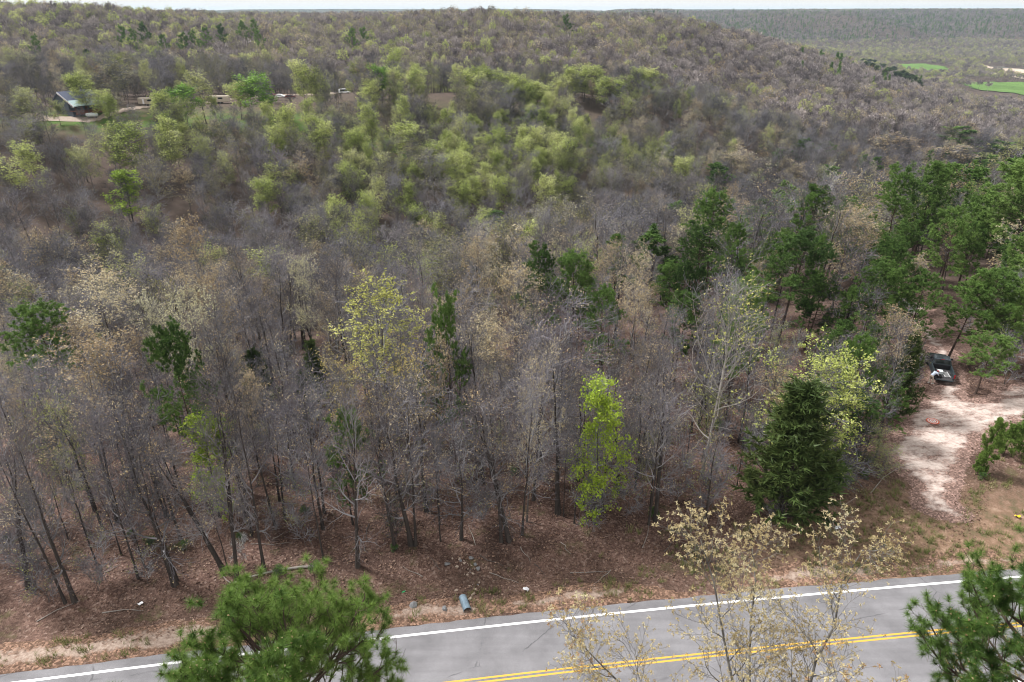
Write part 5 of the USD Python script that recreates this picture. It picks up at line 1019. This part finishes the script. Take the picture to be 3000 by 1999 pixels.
scrap(1208, 1358, .42, 'paper', 'crumpled white paper on the leaves right of the culvert'); scrap(1924, 1216, .45, 'paper', 'white scrap on the leaves beside the large cedar'); scrap(323, 1390, .28, 'paper', 'small white scrap on leaf litter near the left edge')
scrap(2337, 1190, .38, 'yellow_plastic', 'yellow scrap on the dry grass at the right edge', 'litter_plastic')
bt = thing('litter_bottle', 'green bottle lying on the leaves left of the culvert', 'bottle', at(928, 1361) + [0, 0, 0.05], 0.6)
part('body', tube1([(-0.14, 0, 0), (0.06, 0, 0), (0.09, 0, 0), (0.12, 0, 0)], [0.045, 0.045, 0.03, 0.016], 10), 'bottle_green', bt); part('cap', tube1([(0.12, 0, 0), (0.145, 0, 0)], [0.018, 0.018], 8), 'paper', bt)
# ------------------------------------------------------------------ landing pad
mat('pad_orange', (0.70, 0.13, 0.06), 0.7, 0.08); mat('pad_white', (0.80, 0.78, 0.76), 0.7, 0.05); mat('pad_black', (0.05, 0.04, 0.045), 0.6)
pd = at(2143, 969); slope = [math.degrees(math.atan(hgt(pd[0], pd[1] + .5) - hgt(pd[0], pd[1] - .5))), -math.degrees(math.atan(hgt(pd[0] + .5, pd[1]) - hgt(pd[0] - .5, pd[1]))), 0]
pad = thing('landing_pad', 'round orange and white drone landing pad marked with a letter on the dirt track', 'landing pad', pd + [0, 0, 0.07], 0.0, tilt=slope)
def ring(r0, r1, z, n=48):
    a = np.arange(n) * 2 * np.pi / n; v = np.vstack([np.c_[r0 * np.cos(a), r0 * np.sin(a), a * 0 + z], np.c_[r1 * np.cos(a), r1 * np.sin(a), a * 0 + z]])
    i = np.arange(n); j = (i + 1) % n; return v, np.vstack([np.c_[i, n + i, n + j], np.c_[i, n + j, j]])
part('mat', tube1([(0, 0, -0.02), (0, 0, 0)], [0.56, 0.56], 48), 'pad_orange', pad); part('white_ring', ring(0.36, 0.45, 0.004), 'pad_white', pad); part('centre_disc', ring(0.001, 0.27, 0.004), 'pad_white', pad)
hv = [box((0.055, 0.28, 0.002), (-0.08, 0, 0.008)), box((0.055, 0.28, 0.002), (0.08, 0, 0.008)), box((0.105, 0.055, 0.002), (0, 0, 0.008))]
part('letter', cat(hv), 'pad_orange', pad)
# ------------------------------------------------------------------ pickup truck
mat('truck_paint', (0.040, 0.055, 0.062), 0.28, 0.05, spec=0.6, metal=0.35); mat('truck_roof', (0.09, 0.11, 0.13), 0.25, 0.05, spec=0.6, metal=0.35); mat('truck_black', (0.014, 0.014, 0.016), 0.6); mat('bed_liner', (0.055, 0.052, 0.055), 0.8, 0.25, 8)
mat('truck_glass', (0.012, 0.015, 0.018), 0.06, 0.0, spec=0.8); mat('tail_red', (0.42, 0.02, 0.025), 0.25, 0.05); mat('rubber', (0.02, 0.02, 0.02), 0.85); mat('rim_metal', (0.45, 0.46, 0.47), 0.35, 0.05, metal=0.8); mat('chrome', (0.6, 0.6, 0.62), 0.2, 0.02, metal=0.9)
AZ = math.radians(21.5); rear = at(2166, 884); tc_ = rear + np.array([math.sin(AZ), math.cos(AZ), 0]) * 3.05; tc_[2] = hgt(tc_[0], tc_[1]) - 0.02
tk_ = thing('pickup_truck', 'dark slate pickup truck with lowered tailgate parked on the dirt track', 'pickup truck', tc_, -AZ)
HWD = 0.98
side = [(-2.70, 0.55), (-2.70, 1.22), (-0.55, 1.24), (-0.55, 0.45), (-2.70, 0.45)]
part('bed_side', box((0.14, 2.15, 0.72), (-HWD + 0.07, -1.62, 0.88), 0.04), 'truck_paint', tk_); part('bed_side', box((0.14, 2.15, 0.72), (HWD - 0.07, -1.62, 0.88), 0.04), 'truck_paint', tk_)
part('bed_floor', cat([box((1.70, 2.15, 0.06), (0, -1.62, 0.66))] + [box((0.06, 2.10, 0.02), (-0.75 + 0.15 * i, -1.62, 0.70)) for i in range(11)]), 'bed_liner', tk_)
part('bed_front', box((1.72, 0.08, 0.58), (0, -0.58, 0.93), 0.02), 'truck_black', tk_)
part('tailgate', cat([box((1.62, 0.58, 0.07), (0, -3.00, 0.66), 0.02)]), 'truck_paint', tk_); part('tailgate_liner', cat([box((1.46, 0.46, 0.012), (0, -2.99, 0.702))] + [box((0.05, 0.44, 0.02), (-0.6 + 0.15 * i, -2.99, 0.712)) for i in range(9)]), 'bed_liner', tk_)
part('body', cat([hull([(s * a, y, z) for s in (-1, 1) for a, y, z in [(0.96, -0.58, 0.5), (0.98, -0.58, 1.0), (0.95, -0.58, 1.26), (0.98, 1.1, 1.0), (0.94, 1.1, 1.24), (0.97, 1.1, 0.5)]]),
                  hull([(s * a, y, z) for s in (-1, 1) for a, y, z in [(0.97, 1.08, 0.5), (0.94, 1.08, 1.20), (0.98, 1.3, 0.95), (0.97, 2.6, 0.95), (0.88, 2.72, 0.55), (0.84, 2.72, 0.98), (0.84, 2.45, 1.12)]])]), 'truck_paint', tk_)
part('cab', hull([(s * a, y, z) for s in (-1, 1) for a, y, z in [(0.93, -0.57, 1.25), (0.76, -0.42, 1.78), (0.93, 1.30, 1.22), (0.74, 0.55, 1.79)]]), 'truck_paint', tk_)
part('roof', cat([hull([(s * a, y, z) for s in (-1, 1) for a, y, z in [(0.77, -0.48, 1.785), (0.72, -0.42, 1.84), (0.75, 0.58, 1.79), (0.70, 0.50, 1.85), (0.4, 0.05, 1.875)]])] + [box((0.05, 0.85, 0.03), (x_, 0.02, 1.875), 0.008) for x_ in (-0.5, -0.25, 0.25, 0.5)] + [box((0.05, 0.85, 0.03), (0, 0.02, 1.885), 0.008)]), 'truck_roof', tk_)
part('rear_window', hull([(s * a, y, z) for s in (-1, 1) for a, y, z in [(0.80, -0.575, 1.33), (0.70, -0.475, 1.70), (0.80, -0.53, 1.33), (0.70, -0.43, 1.70)]]), 'truck_glass', tk_)
part('windscreen', hull([(s * a, y, z) for s in (-1, 1) for a, y, z in [(0.84, 1.25, 1.26), (0.68, 0.62, 1.74), (0.84, 1.22, 1.24), (0.68, 0.58, 1.72)]]), 'truck_glass', tk_)
for s in (-1, 1):
    part('side_window', hull([(s * a, y, z) for a, y, z in [(0.938, -0.42, 1.32), (0.80, -0.34, 1.70), (0.938, 0.95, 1.31), (0.795, 0.48, 1.70), (0.90, -0.42, 1.32), (0.76, 0.48, 1.70)]]), 'truck_glass', tk_)
    part('tail_light', box((0.10, 0.06, 0.44), (s * 0.93, -2.71, 0.98), 0.015), 'tail_red', tk_)
    part('mirror', cat([box((0.22, 0.12, 0.22), (s * 1.12, 0.86, 1.34), 0.04), box((0.14, 0.05, 0.05), (s * 0.98, 0.86, 1.28))]), 'truck_black', tk_)
    for y_ in (-1.75, 1.78):
        w = thing_w = path_for('wheel', tk_); UsdGeom.Xform.Define(stage, w)
        part('tyre', tube1([(s * 0.70, y_, 0.39), (s * 0.74, y_, 0.39), (s * 0.93, y_, 0.39), (s * 0.97, y_, 0.39)], [0.34, 0.39, 0.39, 0.34], 22), 'rubber', w); part('rim', tube1([(s * 0.9, y_, 0.39), (s * 0.975, y_, 0.39)], [0.23, 0.21], 16), 'rim_metal', w)
part('brake_light', box((0.30, 0.03, 0.05), (0, -0.49, 1.79)), 'tail_red', tk_); part('bumper', box((1.86, 0.16, 0.20), (0, -2.80, 0.50), 0.04), 'truck_black', tk_); part('tow_ball', hull(norm(np.random.default_rng(1).normal(0, 1, (30, 3))) * 0.035 + [0, -2.95, 0.50]), 'chrome', tk_)
part('underbody', box((1.5, 5.0, 0.22), (0, 0, 0.42)), 'truck_black', tk_)
RT = rotz(-AZ)
def in_truck(p): return tc_ + RT @ np.array(p, float)
mat('aluminium', (0.72, 0.72, 0.72), 0.4, 0.05, metal=0.3); mat('cooler_white', (0.62, 0.66, 0.67), 0.5, 0.04); mat('bag_black', (0.02, 0.02, 0.022), 0.8, 0.3); mat('red_plastic', (0.5, 0.03, 0.04), 0.5, 0.1)
ld = thing('ladder', 'short silver ladder lying in the bed of the pickup', 'ladder', in_truck((0.33, -1.85, 0.745)), -AZ + 0.12)
for s in (-1, 1): part('rail', box((0.055, 1.25, 0.05), (s * 0.25, 0, 0), 0.01), 'aluminium', ld)
for i in range(5): part('rung', box((0.46, 0.06, 0.035), (0, -0.48 + 0.24 * i, 0.0), 0.01), 'aluminium', ld)
cb = thing('cooler', 'white storage box with lid beside the ladder in the pickup bed', 'cooler', in_truck((-0.24, -1.75, 0.71)), -AZ)
part('box', box((0.46, 0.50, 0.26), (0, 0, 0.13), 0.03), 'cooler_white', cb); part('lid', box((0.49, 0.53, 0.06), (0, 0, 0.295), 0.02), 'cooler_white', cb)
bg = thing('bag', 'black bag on the tailgate in front of the bending person', 'bag', in_truck((-0.45, -2.75, 0.72)), -AZ + 0.1)
part('body', box((0.46, 0.34, 0.24), (0, 0, 0.12), 0.07), 'bag_black', bg); part('handle', tube1([(-0.12, 0, 0.23), (-0.06, 0, 0.30), (0.06, 0, 0.30), (0.12, 0, 0.23)], 0.014, 6), 'bag_black', bg)
# ------------------------------------------------------------------ person bending over the tailgate
def skin_of(chains, cell, it=8):
    M = None
    for a, ra, b_, rb in chains:
        sa, sb = manifold3d.Manifold.sphere(ra, 14).translate(tuple(map(float, a))), manifold3d.Manifold.sphere(rb, 14).translate(tuple(map(float, b_)))
        h = manifold3d.Manifold.batch_hull([sa, sb]); M = h if M is None else M + h
    m = M.refine_to_length(cell).to_mesh(); t = trimesh.Trimesh(m.vert_properties[:, :3], m.tri_verts, process=True)
    trimesh.smoothing.filter_taubin(t, iterations=it); return np.asarray(t.vertices), np.asarray(t.faces)
mat('skin', (0.46, 0.27, 0.20), 0.55, 0.06); mat('shirt_blue', (0.48, 0.55, 0.66), 0.85, 0.06); mat('trousers_khaki', (0.44, 0.38, 0.31), 0.9, 0.08); mat('cap_red', (0.36, 0.03, 0.05), 0.8, 0.06); mat('shoe', (0.55, 0.53, 0.52), 0.7, 0.1); mat('hair', (0.05, 0.035, 0.025), 0.8)
J = {}
for s, n_ in ((-1, 'l'), (1, 'r')):
    J |= {'ank' + n_: (s * .13, -.04 + .10 * s, .09), 'knee' + n_: (s * .12, .02 + .06 * s, .50), 'hip' + n_: (s * .09, -.12, .92), 'sho' + n_: (s * .19, .33, 1.25), 'elb' + n_: (s * .25, .50, 1.00), 'wri' + n_: (s * .15, .70, .90), 'toe' + n_: (s * .15, .14 + .10 * s, .05)}
J |= {'pel': (0, -.12, .96), 'wai': (0, .02, 1.08), 'che': (0, .24, 1.22), 'nec': (0, .40, 1.30), 'hea': (0, .53, 1.33)}
body = [(J['pel'], .14, J['wai'], .13), (J['wai'], .13, J['che'], .155), (J['che'], .14, J['nec'], .065), (J['nec'], .055, J['hea'], .085), ((0, .53, 1.37), .095, (0, .585, 1.30), .078), ((0, .625, 1.335), .018, (0, .655, 1.315), .016)]
for n_ in 'lr':
    s = -1 if n_ == 'l' else 1
    body += [(J['che'], .12, J['sho' + n_], .075), (J['sho' + n_], .062, J['elb' + n_], .045), (J['elb' + n_], .043, J['wri' + n_], .030), (J['pel'], .12, J['hip' + n_], .105), (J['hip' + n_], .095, J['knee' + n_], .06), (J['knee' + n_], .058, J['ank' + n_], .042), (J['ank' + n_], .042, J['toe' + n_], .035)]
    w = np.array(J['wri' + n_]); palm = w + [-s * .01, .075, -.035]; body.append((w, .030, palm, .036))
    for f_ in range(4):
        k0 = palm + [s * (.030 - .020 * f_), .030, -.006]; k1 = k0 + [0, .036 - .004 * abs(f_ - 1), -.012]; k2 = k1 + [0, .012, -.032]; body += [(palm, .012, k0, .010), (k0, .010, k1, .009), (k1, .009, k2, .008)]
    th0 = w + [-s * .038, .045, -.02]; body += [(w + [-s * .015, .02, -.01], .014, th0, .012), (th0, .012, th0 + [-s * .008, .035, -.02], .009)]
pe = in_truck((-1.12, -3.08, 0)); pe[2] = hgt(pe[0], pe[1]) + 0.0
pers = thing('person', 'person in light blue shirt, khaki trousers and red cap bending over the open tailgate', 'person', pe, -AZ - math.radians(52))
part('body', skin_of(body, 0.02, 6), 'skin', pers, smooth=True)
part('shirt', skin_of([((0, -.08, 1.0), .155, J['wai'], .15), (J['wai'], .15, J['che'], .172), (J['che'], .155, (0, .35, 1.285), .085)] + [q for n_ in 'lr' for q in ((J['che'], .13, J['sho' + n_], .092), (J['sho' + n_], .080, tuple(np.array(J['sho' + n_]) * .35 + np.array(J['elb' + n_]) * .65), .066))], 0.025), 'shirt_blue', pers, smooth=True)
part('trousers', skin_of([q for n_ in 'lr' for q in (((0, -.12, .94), .145, J['hip' + n_], .122), (J['hip' + n_], .118, J['knee' + n_], .080), (J['knee' + n_], .078, tuple(np.array(J['ank' + n_]) + [0, 0, .03]), .064))], 0.025), 'trousers_khaki', pers, smooth=True)
for n_ in 'lr': part('shoe', skin_of([(J['ank' + n_], .055, tuple(np.array(J['toe' + n_]) + [0, 0, 0]), .048), (tuple(np.array(J['ank' + n_]) + [0, -.05, -.035]), .05, J['toe' + n_], .046)], 0.02), 'shoe', pers, smooth=True)
part('hair', skin_of([((0, .475, 1.355), .088, (0, .50, 1.33), .084)], 0.02), 'hair', pers, smooth=True)
part('cap', skin_of([((0, .53, 1.395), .098, (0, .55, 1.385), .098), ((0, .60, 1.395), .05, (0, .70, 1.345), .022), ((.05, .60, 1.385), .03, (.045, .68, 1.345), .02), ((-.05, .60, 1.385), .03, (-.045, .68, 1.345), .02)], 0.015, 3), 'cap_red', pers, smooth=True)
# ------------------------------------------------------------------ house and things on the far ridge
mat('roof_dark', (0.12, 0.135, 0.20), 0.8, 0.2, 3); mat('roof_metal', (0.42, 0.53, 0.56), 0.4, 0.12, 1.5, metal=0.2); mat('trim_white', (0.72, 0.70, 0.72), 0.6, 0.05); mat('wall_blue', (0.085, 0.10, 0.125), 0.8, 0.15); mat('wood_red', (0.17, 0.06, 0.035), 0.85, 0.3); mat('window_dark', (0.02, 0.025, 0.03), 0.1); mat('stripe_mauve', (0.26, 0.18, 0.22), 0.8, 0.1)
hp = HOUSE_AT; hz = hp[2] + 1.2
hs = thing('house', 'dark walled house with pale metal porch roof and dark upper roof among ridge trees', 'house', (hp[0], hp[1], hz - 1.2), math.radians(60))
LX = 5.4
part('foundation', box((2 * LX - .2, 9.8, 2.2), (0, 1.4, 0.2)), 'wall_blue', hs)
part('wall', box((2 * LX, 8, 3.0), (0, 2.0, 2.7)), 'wall_blue', hs)
part('gable_wall', hull([(x_, y_, z_) for x_ in (-LX, LX) for y_, z_ in ((-2, 4.2), (6, 4.2), (2, 6.9))]), 'wall_blue', hs)
def slab(a, b_, c, d, th=0.14): q = np.array([a, b_, c, d], float); return hull(np.vstack([q, q + [0, 0, th]]))
rf = part('roof', cat([slab((-LX - .4, -2.4, 4.0), (LX + .4, -2.4, 4.0), (LX + .4, 2.0, 7.0), (-LX - .4, 2.0, 7.0)), slab((-LX - .4, 6.4, 4.0), (LX + .4, 6.4, 4.0), (LX + .4, 2.0, 7.0), (-LX - .4, 2.0, 7.0))]), 'roof_dark', hs)
part('porch_roof', cat([slab((-LX - .5, -6.0, 2.75), (LX + .5, -6.0, 2.75), (LX + .5, -2.1, 4.35), (-LX - .5, -2.1, 4.35), .08)] + [slab((x_, -6.0, 2.84), (x_ + .06, -6.0, 2.84), (x_ + .06, -2.1, 4.44), (x_, -2.1, 4.44), .05) for x_ in np.arange(-LX - .3, LX + .4, 0.9)]), 'roof_metal', hs)
part('rake_board', slab((-LX - .62, -6.05, 2.35), (-LX - .52, -6.05, 2.35), (-LX - .52, 2.0, 6.55), (-LX - .62, 2.0, 6.55), .6), 'trim_white', hs)
for k in range(7): y_ = -5.3 + k * 1.0; part('rafter_end', box((.06, .34, .5), (-LX - .66, y_, 2.62 + (y_ + 6.05) * 0.52)), 'stripe_mauve', hs)
part('porch_deck', box((2 * LX, 3.4, .2), (0, -3.7, 1.1)), 'wood_red', hs)
for k in range(6): part('porch_post', box((.16, .16, 1.75), (-LX + .2 + k * (2 * LX - .4) / 5, -5.6, 2.05)), 'wood_red', hs)
part('porch_skirt', box((2 * LX - .4, .12, 1.1), (0, -5.2, .45)), 'wood_red', hs)
for x_ in (-4.0, -1.8, 2.4, 4.2):
    w = path_for('window', hs); UsdGeom.Xform.Define(stage, w); part('frame', box((1.3, .08, 1.3), (x_, -2.03, 2.6)), 'trim_white', w); part('pane', box((1.1, .06, 1.1), (x_, -2.07, 2.6)), 'window_dark', w)
part('door', box((1.0, .1, 2.1), (0.6, -2.05, 2.25)), 'wood_red', hs)
part('chimney', box((.7, .7, 2.0), (3.5, 3.0, 7.2)), 'roof_dark', hs)
tp = at(213, 272)
pt = thing('propane_tank', 'white horizontal propane tank on legs by the lawn in front of the house', 'tank', tp, 0.12)
part('tank', tube1([(-2.0, 0, 1.15), (-1.85, 0, 1.15), (-1.6, 0, 1.15), (1.6, 0, 1.15), (1.85, 0, 1.15), (2.0, 0, 1.15)], [.2, .5, .62, .62, .5, .2], 16), 'cooler_white', pt)
for x_ in (-1.1, 1.1): part('leg', box((.2, .9, .6), (x_, 0, .3)), 'stone_grey', pt)
part('valve_cap', box((.35, .3, .2), (0, 0, 1.84), .05), 'trim_white', pt)
mat('paint_maroon', (0.13, 0.03, 0.03), .35, .1); mat('paint_white', (.74, .75, .75), .4, .04); mat('paint_dark', (0.03, 0.035, 0.03), .5, .2); mat('paint_tan', (.42, .36, .29), .5, .1)
def vehicle(u, v, yaw, paint_, lab, kind='car', nm='parked_car', cat_='car'):
    p = at(u, v); t = thing(nm, lab, cat_, p, yaw); L, Wd = {'car': (4.5, 1.8), 'van': (5.4, 2.0), 'trailer': (12, 2.5), 'camper': (7.5, 2.4)}[kind]
    if kind == 'trailer':
        part('deck', box((L, Wd, .25), (0, 0, .95), .04), 'paint_dark', t); part('load', cat([box((L * .9, .12, .5), (0, s * 1.1, 1.35), .03) for s in (-1, 1)] + [box((L * .5, 1.6, .7), (-1.2, 0, 1.4), .1)]), 'paint_dark', t); part('hitch', hull([(L / 2, -.6, .9), (L / 2, .6, .9), (L / 2 + 1.6, 0, .7), (L / 2, 0, .7)]), 'paint_dark', t)
        wx = (-3.4, -2.2)
    elif kind == 'camper':
        part('body', box((L, Wd, 2.2), (0, 0, 1.7), .15), paint_, t); part('window', box((1.6, Wd + .04, .6), (.8, 0, 2.0)), 'truck_glass', t); part('door', box((.7, .05, 1.8), (-1.6, -Wd / 2 - .02, 1.55)), 'trim_white', t); wx = (-.6, .6)
    else:
        hc = 1.45 if kind == 'car' else 2.0
        part('body', hull([(x_, s * y_, z_) for s in (-1, 1) for x_, y_, z_ in [(-L / 2, Wd * .45, .4), (-L / 2, Wd * .45, .85), (-L * .4, Wd * .5, .95), (L * .35, Wd * .5, .92), (L / 2, Wd * .42, .75), (L / 2, Wd * .42, .4), (0, Wd * .5, .35)]]), paint_, t)
        b0 = -.40 if kind == 'van' else -.30
        part('cabin', hull([(x_ * L, s * y_, z_) for s in (-1, 1) for x_, y_, z_ in [(b0 - .08, Wd * .46, .9), (b0, Wd * .38, hc), (.10, Wd * .38, hc), (.26, Wd * .46, .9)]]), paint_, t)
        part('windows', hull([(x_ * L, s * y_, z_) for s in (-1, 1) for x_, y_, z_ in [(b0 - .06, Wd * .465, .97), (b0 + .01, Wd * .40, hc - .14), (.10, Wd * .40, hc - .14), (.245, Wd * .465, .97)]]), 'truck_glass', t); wx = (-L * .31, L * .30)
    for x_ in wx:
        for s in (-1, 1):
            w = path_for('wheel', t); UsdGeom.Xform.Define(stage, w); part('tyre', tube1([(x_, s * Wd * .38, .34), (x_, s * Wd * .5, .34)], [.34, .34], 14), 'rubber', w); part('rim', tube1([(x_, s * Wd * .49, .34), (x_, s * Wd * .51, .34)], [.2, .2], 10), 'rim_metal', w)
vehicle(32, 262, .05, 'paint_dark', 'long dark flat trailer on the gravel at the left edge', 'trailer', 'flatbed_trailer', 'trailer')
vehicle(622, 222, .1, 'paint_maroon', 'maroon and dark car parked left of two more on the ridge', 'van'); vehicle(645, 225, -.2, 'paint_white', 'small white car parked between two dark ones on the ridge'); vehicle(668, 226, .15, 'paint_maroon', 'rust red car at the right of the parked cars on the ridge')
vehicle(791, 215, .6, 'paint_white', 'white van alone on the ridge driveway', 'van', 'parked_van', 'van'); vehicle(505, 238, .1, 'paint_tan', 'pale tan camper trailer beside the driveway', 'camper', 'camper_trailer', 'trailer'); vehicle(345, 243, -.1, 'paint_tan', 'tan camper trailer half hidden by ridge trees', 'camper', 'camper_trailer', 'trailer')
# ------------------------------------------------------------------ undergrowth, fallen leaves, grass
grg = np.random.default_rng(31)
xs_, ys_ = grg.uniform(-60, 60, 9000), grg.uniform(30, 75, 9000); dv_ = ys_ - y_white(xs_)
k = (dv_ > 3) & (np.abs(xs_) < 0.72 * ys_ + 12); xs_, ys_, dv_ = xs_[k], ys_[k], dv_[k]
sap = ~shapely.contains_xy(clearing, xs_, ys_) & (dv_ > 6)
q = np.flatnonzero(sap)[:300]; su, sv, _ = project(np.c_[xs_[q], ys_[q], height(xs_[q], ys_[q]) + 2]); LOOK['sapling'] = 'thin sapling'
for i, (lab, gr) in zip(q, name_them([('sapling', a, b) for a, b in zip(su, sv)])):
    if not blocks(xs_[i:i + 1], ys_[i:i + 1], np.array([4.0]), np.array([2.0]))[0]: s_ = grg.uniform(.6, 1.5); copy_of(PROTO[pick('sapling', 50)], 'sapling', lab, 'sapling', (xs_[i], ys_[i], hgt(xs_[i], ys_[i]) - .05), grg.random() * 6, gr, s_)
lx, ly = grg.uniform(-55, 55, 70000), grg.uniform(30, 70, 70000); k = (ly - y_white(lx) > 2.2) & (np.abs(lx) < .74 * ly + 6) & ~shapely.contains_xy(track.buffer(-.5), lx, ly); lx, ly = lx[k], ly[k]
p = path_for('fallen_leaves'); me = usdkit.mesh(stage, p, leaves(grg, np.c_[lx, ly, height(lx, ly) + .05], .15, 1, 0.02, 1.2, .7), '/World/Looks/dry_leaf'); tag(me.GetPrim(), 'scattered dry brown leaves over the woodland floor', 'leaves', None, 'stuff')
def grass_tuft(seed, n=16, h=.22):
    r = np.random.default_rng(seed); a = r.random(n) * 6.28; b_ = np.c_[r.normal(0, .07, (n, 2)), np.zeros(n)]; t = b_ + np.c_[np.cos(a) * .12, np.sin(a) * .12, h * (.5 + r.random(n))]
    s = np.c_[-np.sin(a), np.cos(a), a * 0] * .012; v = np.stack([b_ - s, b_ + s, t], 1).reshape(-1, 3); return v, np.arange(len(v)).reshape(-1, 3)
gx, gy = grg.uniform(-60, 62, 26000), grg.uniform(26, 62, 26000); d_ = gy - y_white(gx); pat = meshkit.fbm(np.c_[gx / 1.6, gy / 1.6, gx * 0], 3, 9)
k = (d_ > 0.95) & (((d_ < 3.4) & (pat > .47)) | ((d_ < 14) & (gx > 6) & (pat > .55 - .05 * (gx > 18)))) & shapely.contains_xy(clearing, gx, gy) & ~shapely.contains_xy(track, gx, gy); gx, gy = gx[k], gy[k]
instancer('verge_grass', 'tufts of dry and green grass along the verge of the road', 'grass', [[('blades', grass_tuft(i), 'grass_blade')] for i in range(4)], np.c_[gx, gy, height(gx, gy)], grg.random(len(gx)) * 6.28, np.repeat(grg.uniform(.8, 1.8, (len(gx), 1)), 3, 1), grg.integers(0, 4, len(gx)))
family('shrub', 0, 3, lambda i: hardwood(400 + i, 1.3, 1.5, .1, 7, 1, leaf=.8, leafsize=.14, per=3, spread=.10, thick=.6, twig=.4, open_=(60, 30), spray=0), ('bark_grey', 'twig_grey', 'shrub_leaf'), 1.3, 1.5)
LOOK['shrub'] = 'low green shrub'; sh = [(725, 1310), (640, 1318), (905, 1265), (1505, 1190), (1995, 1065), (1970, 1050), (1985, 1100), (1950, 1110), (350, 1250), (300, 1230), (420, 1262), (2250, 1100), (1650, 985), (1180, 1090), (1240, 985), (20, 1240), (560, 1240), (700, 1180)]
for (u, v), (lab, gr) in zip(sh, name_them([('shrub', u, v) for u, v in sh])): copy_of(PROTO[pick('shrub', 40)], 'shrub', lab, 'shrub', at(u, v) - [0, 0, .05], grg.random() * 6, gr, grg.uniform(.45, .85))
# ------------------------------------------------------------------ haze
usdkit.material(stage, '/World/Looks/haze', {'v': ('principled_volume', {'color': (0.68, 0.86, 1.0), 'density': 0.00006, 'anisotropy': 0.1})}, surface=None, volume='v.volume')
zmin = float(GZ.min()) - 6.0; B = 14600.0
hv_, hf_ = box((2 * B, 2 * B, 75 - zmin), (0, 0, (75 + zmin) / 2)); me = usdkit.mesh(stage, path_for('haze'), (hv_, hf_), '/World/Looks/haze'); tag(me.GetPrim(), 'thin blue air haze over the distant hills', 'haze', None, 'stuff')
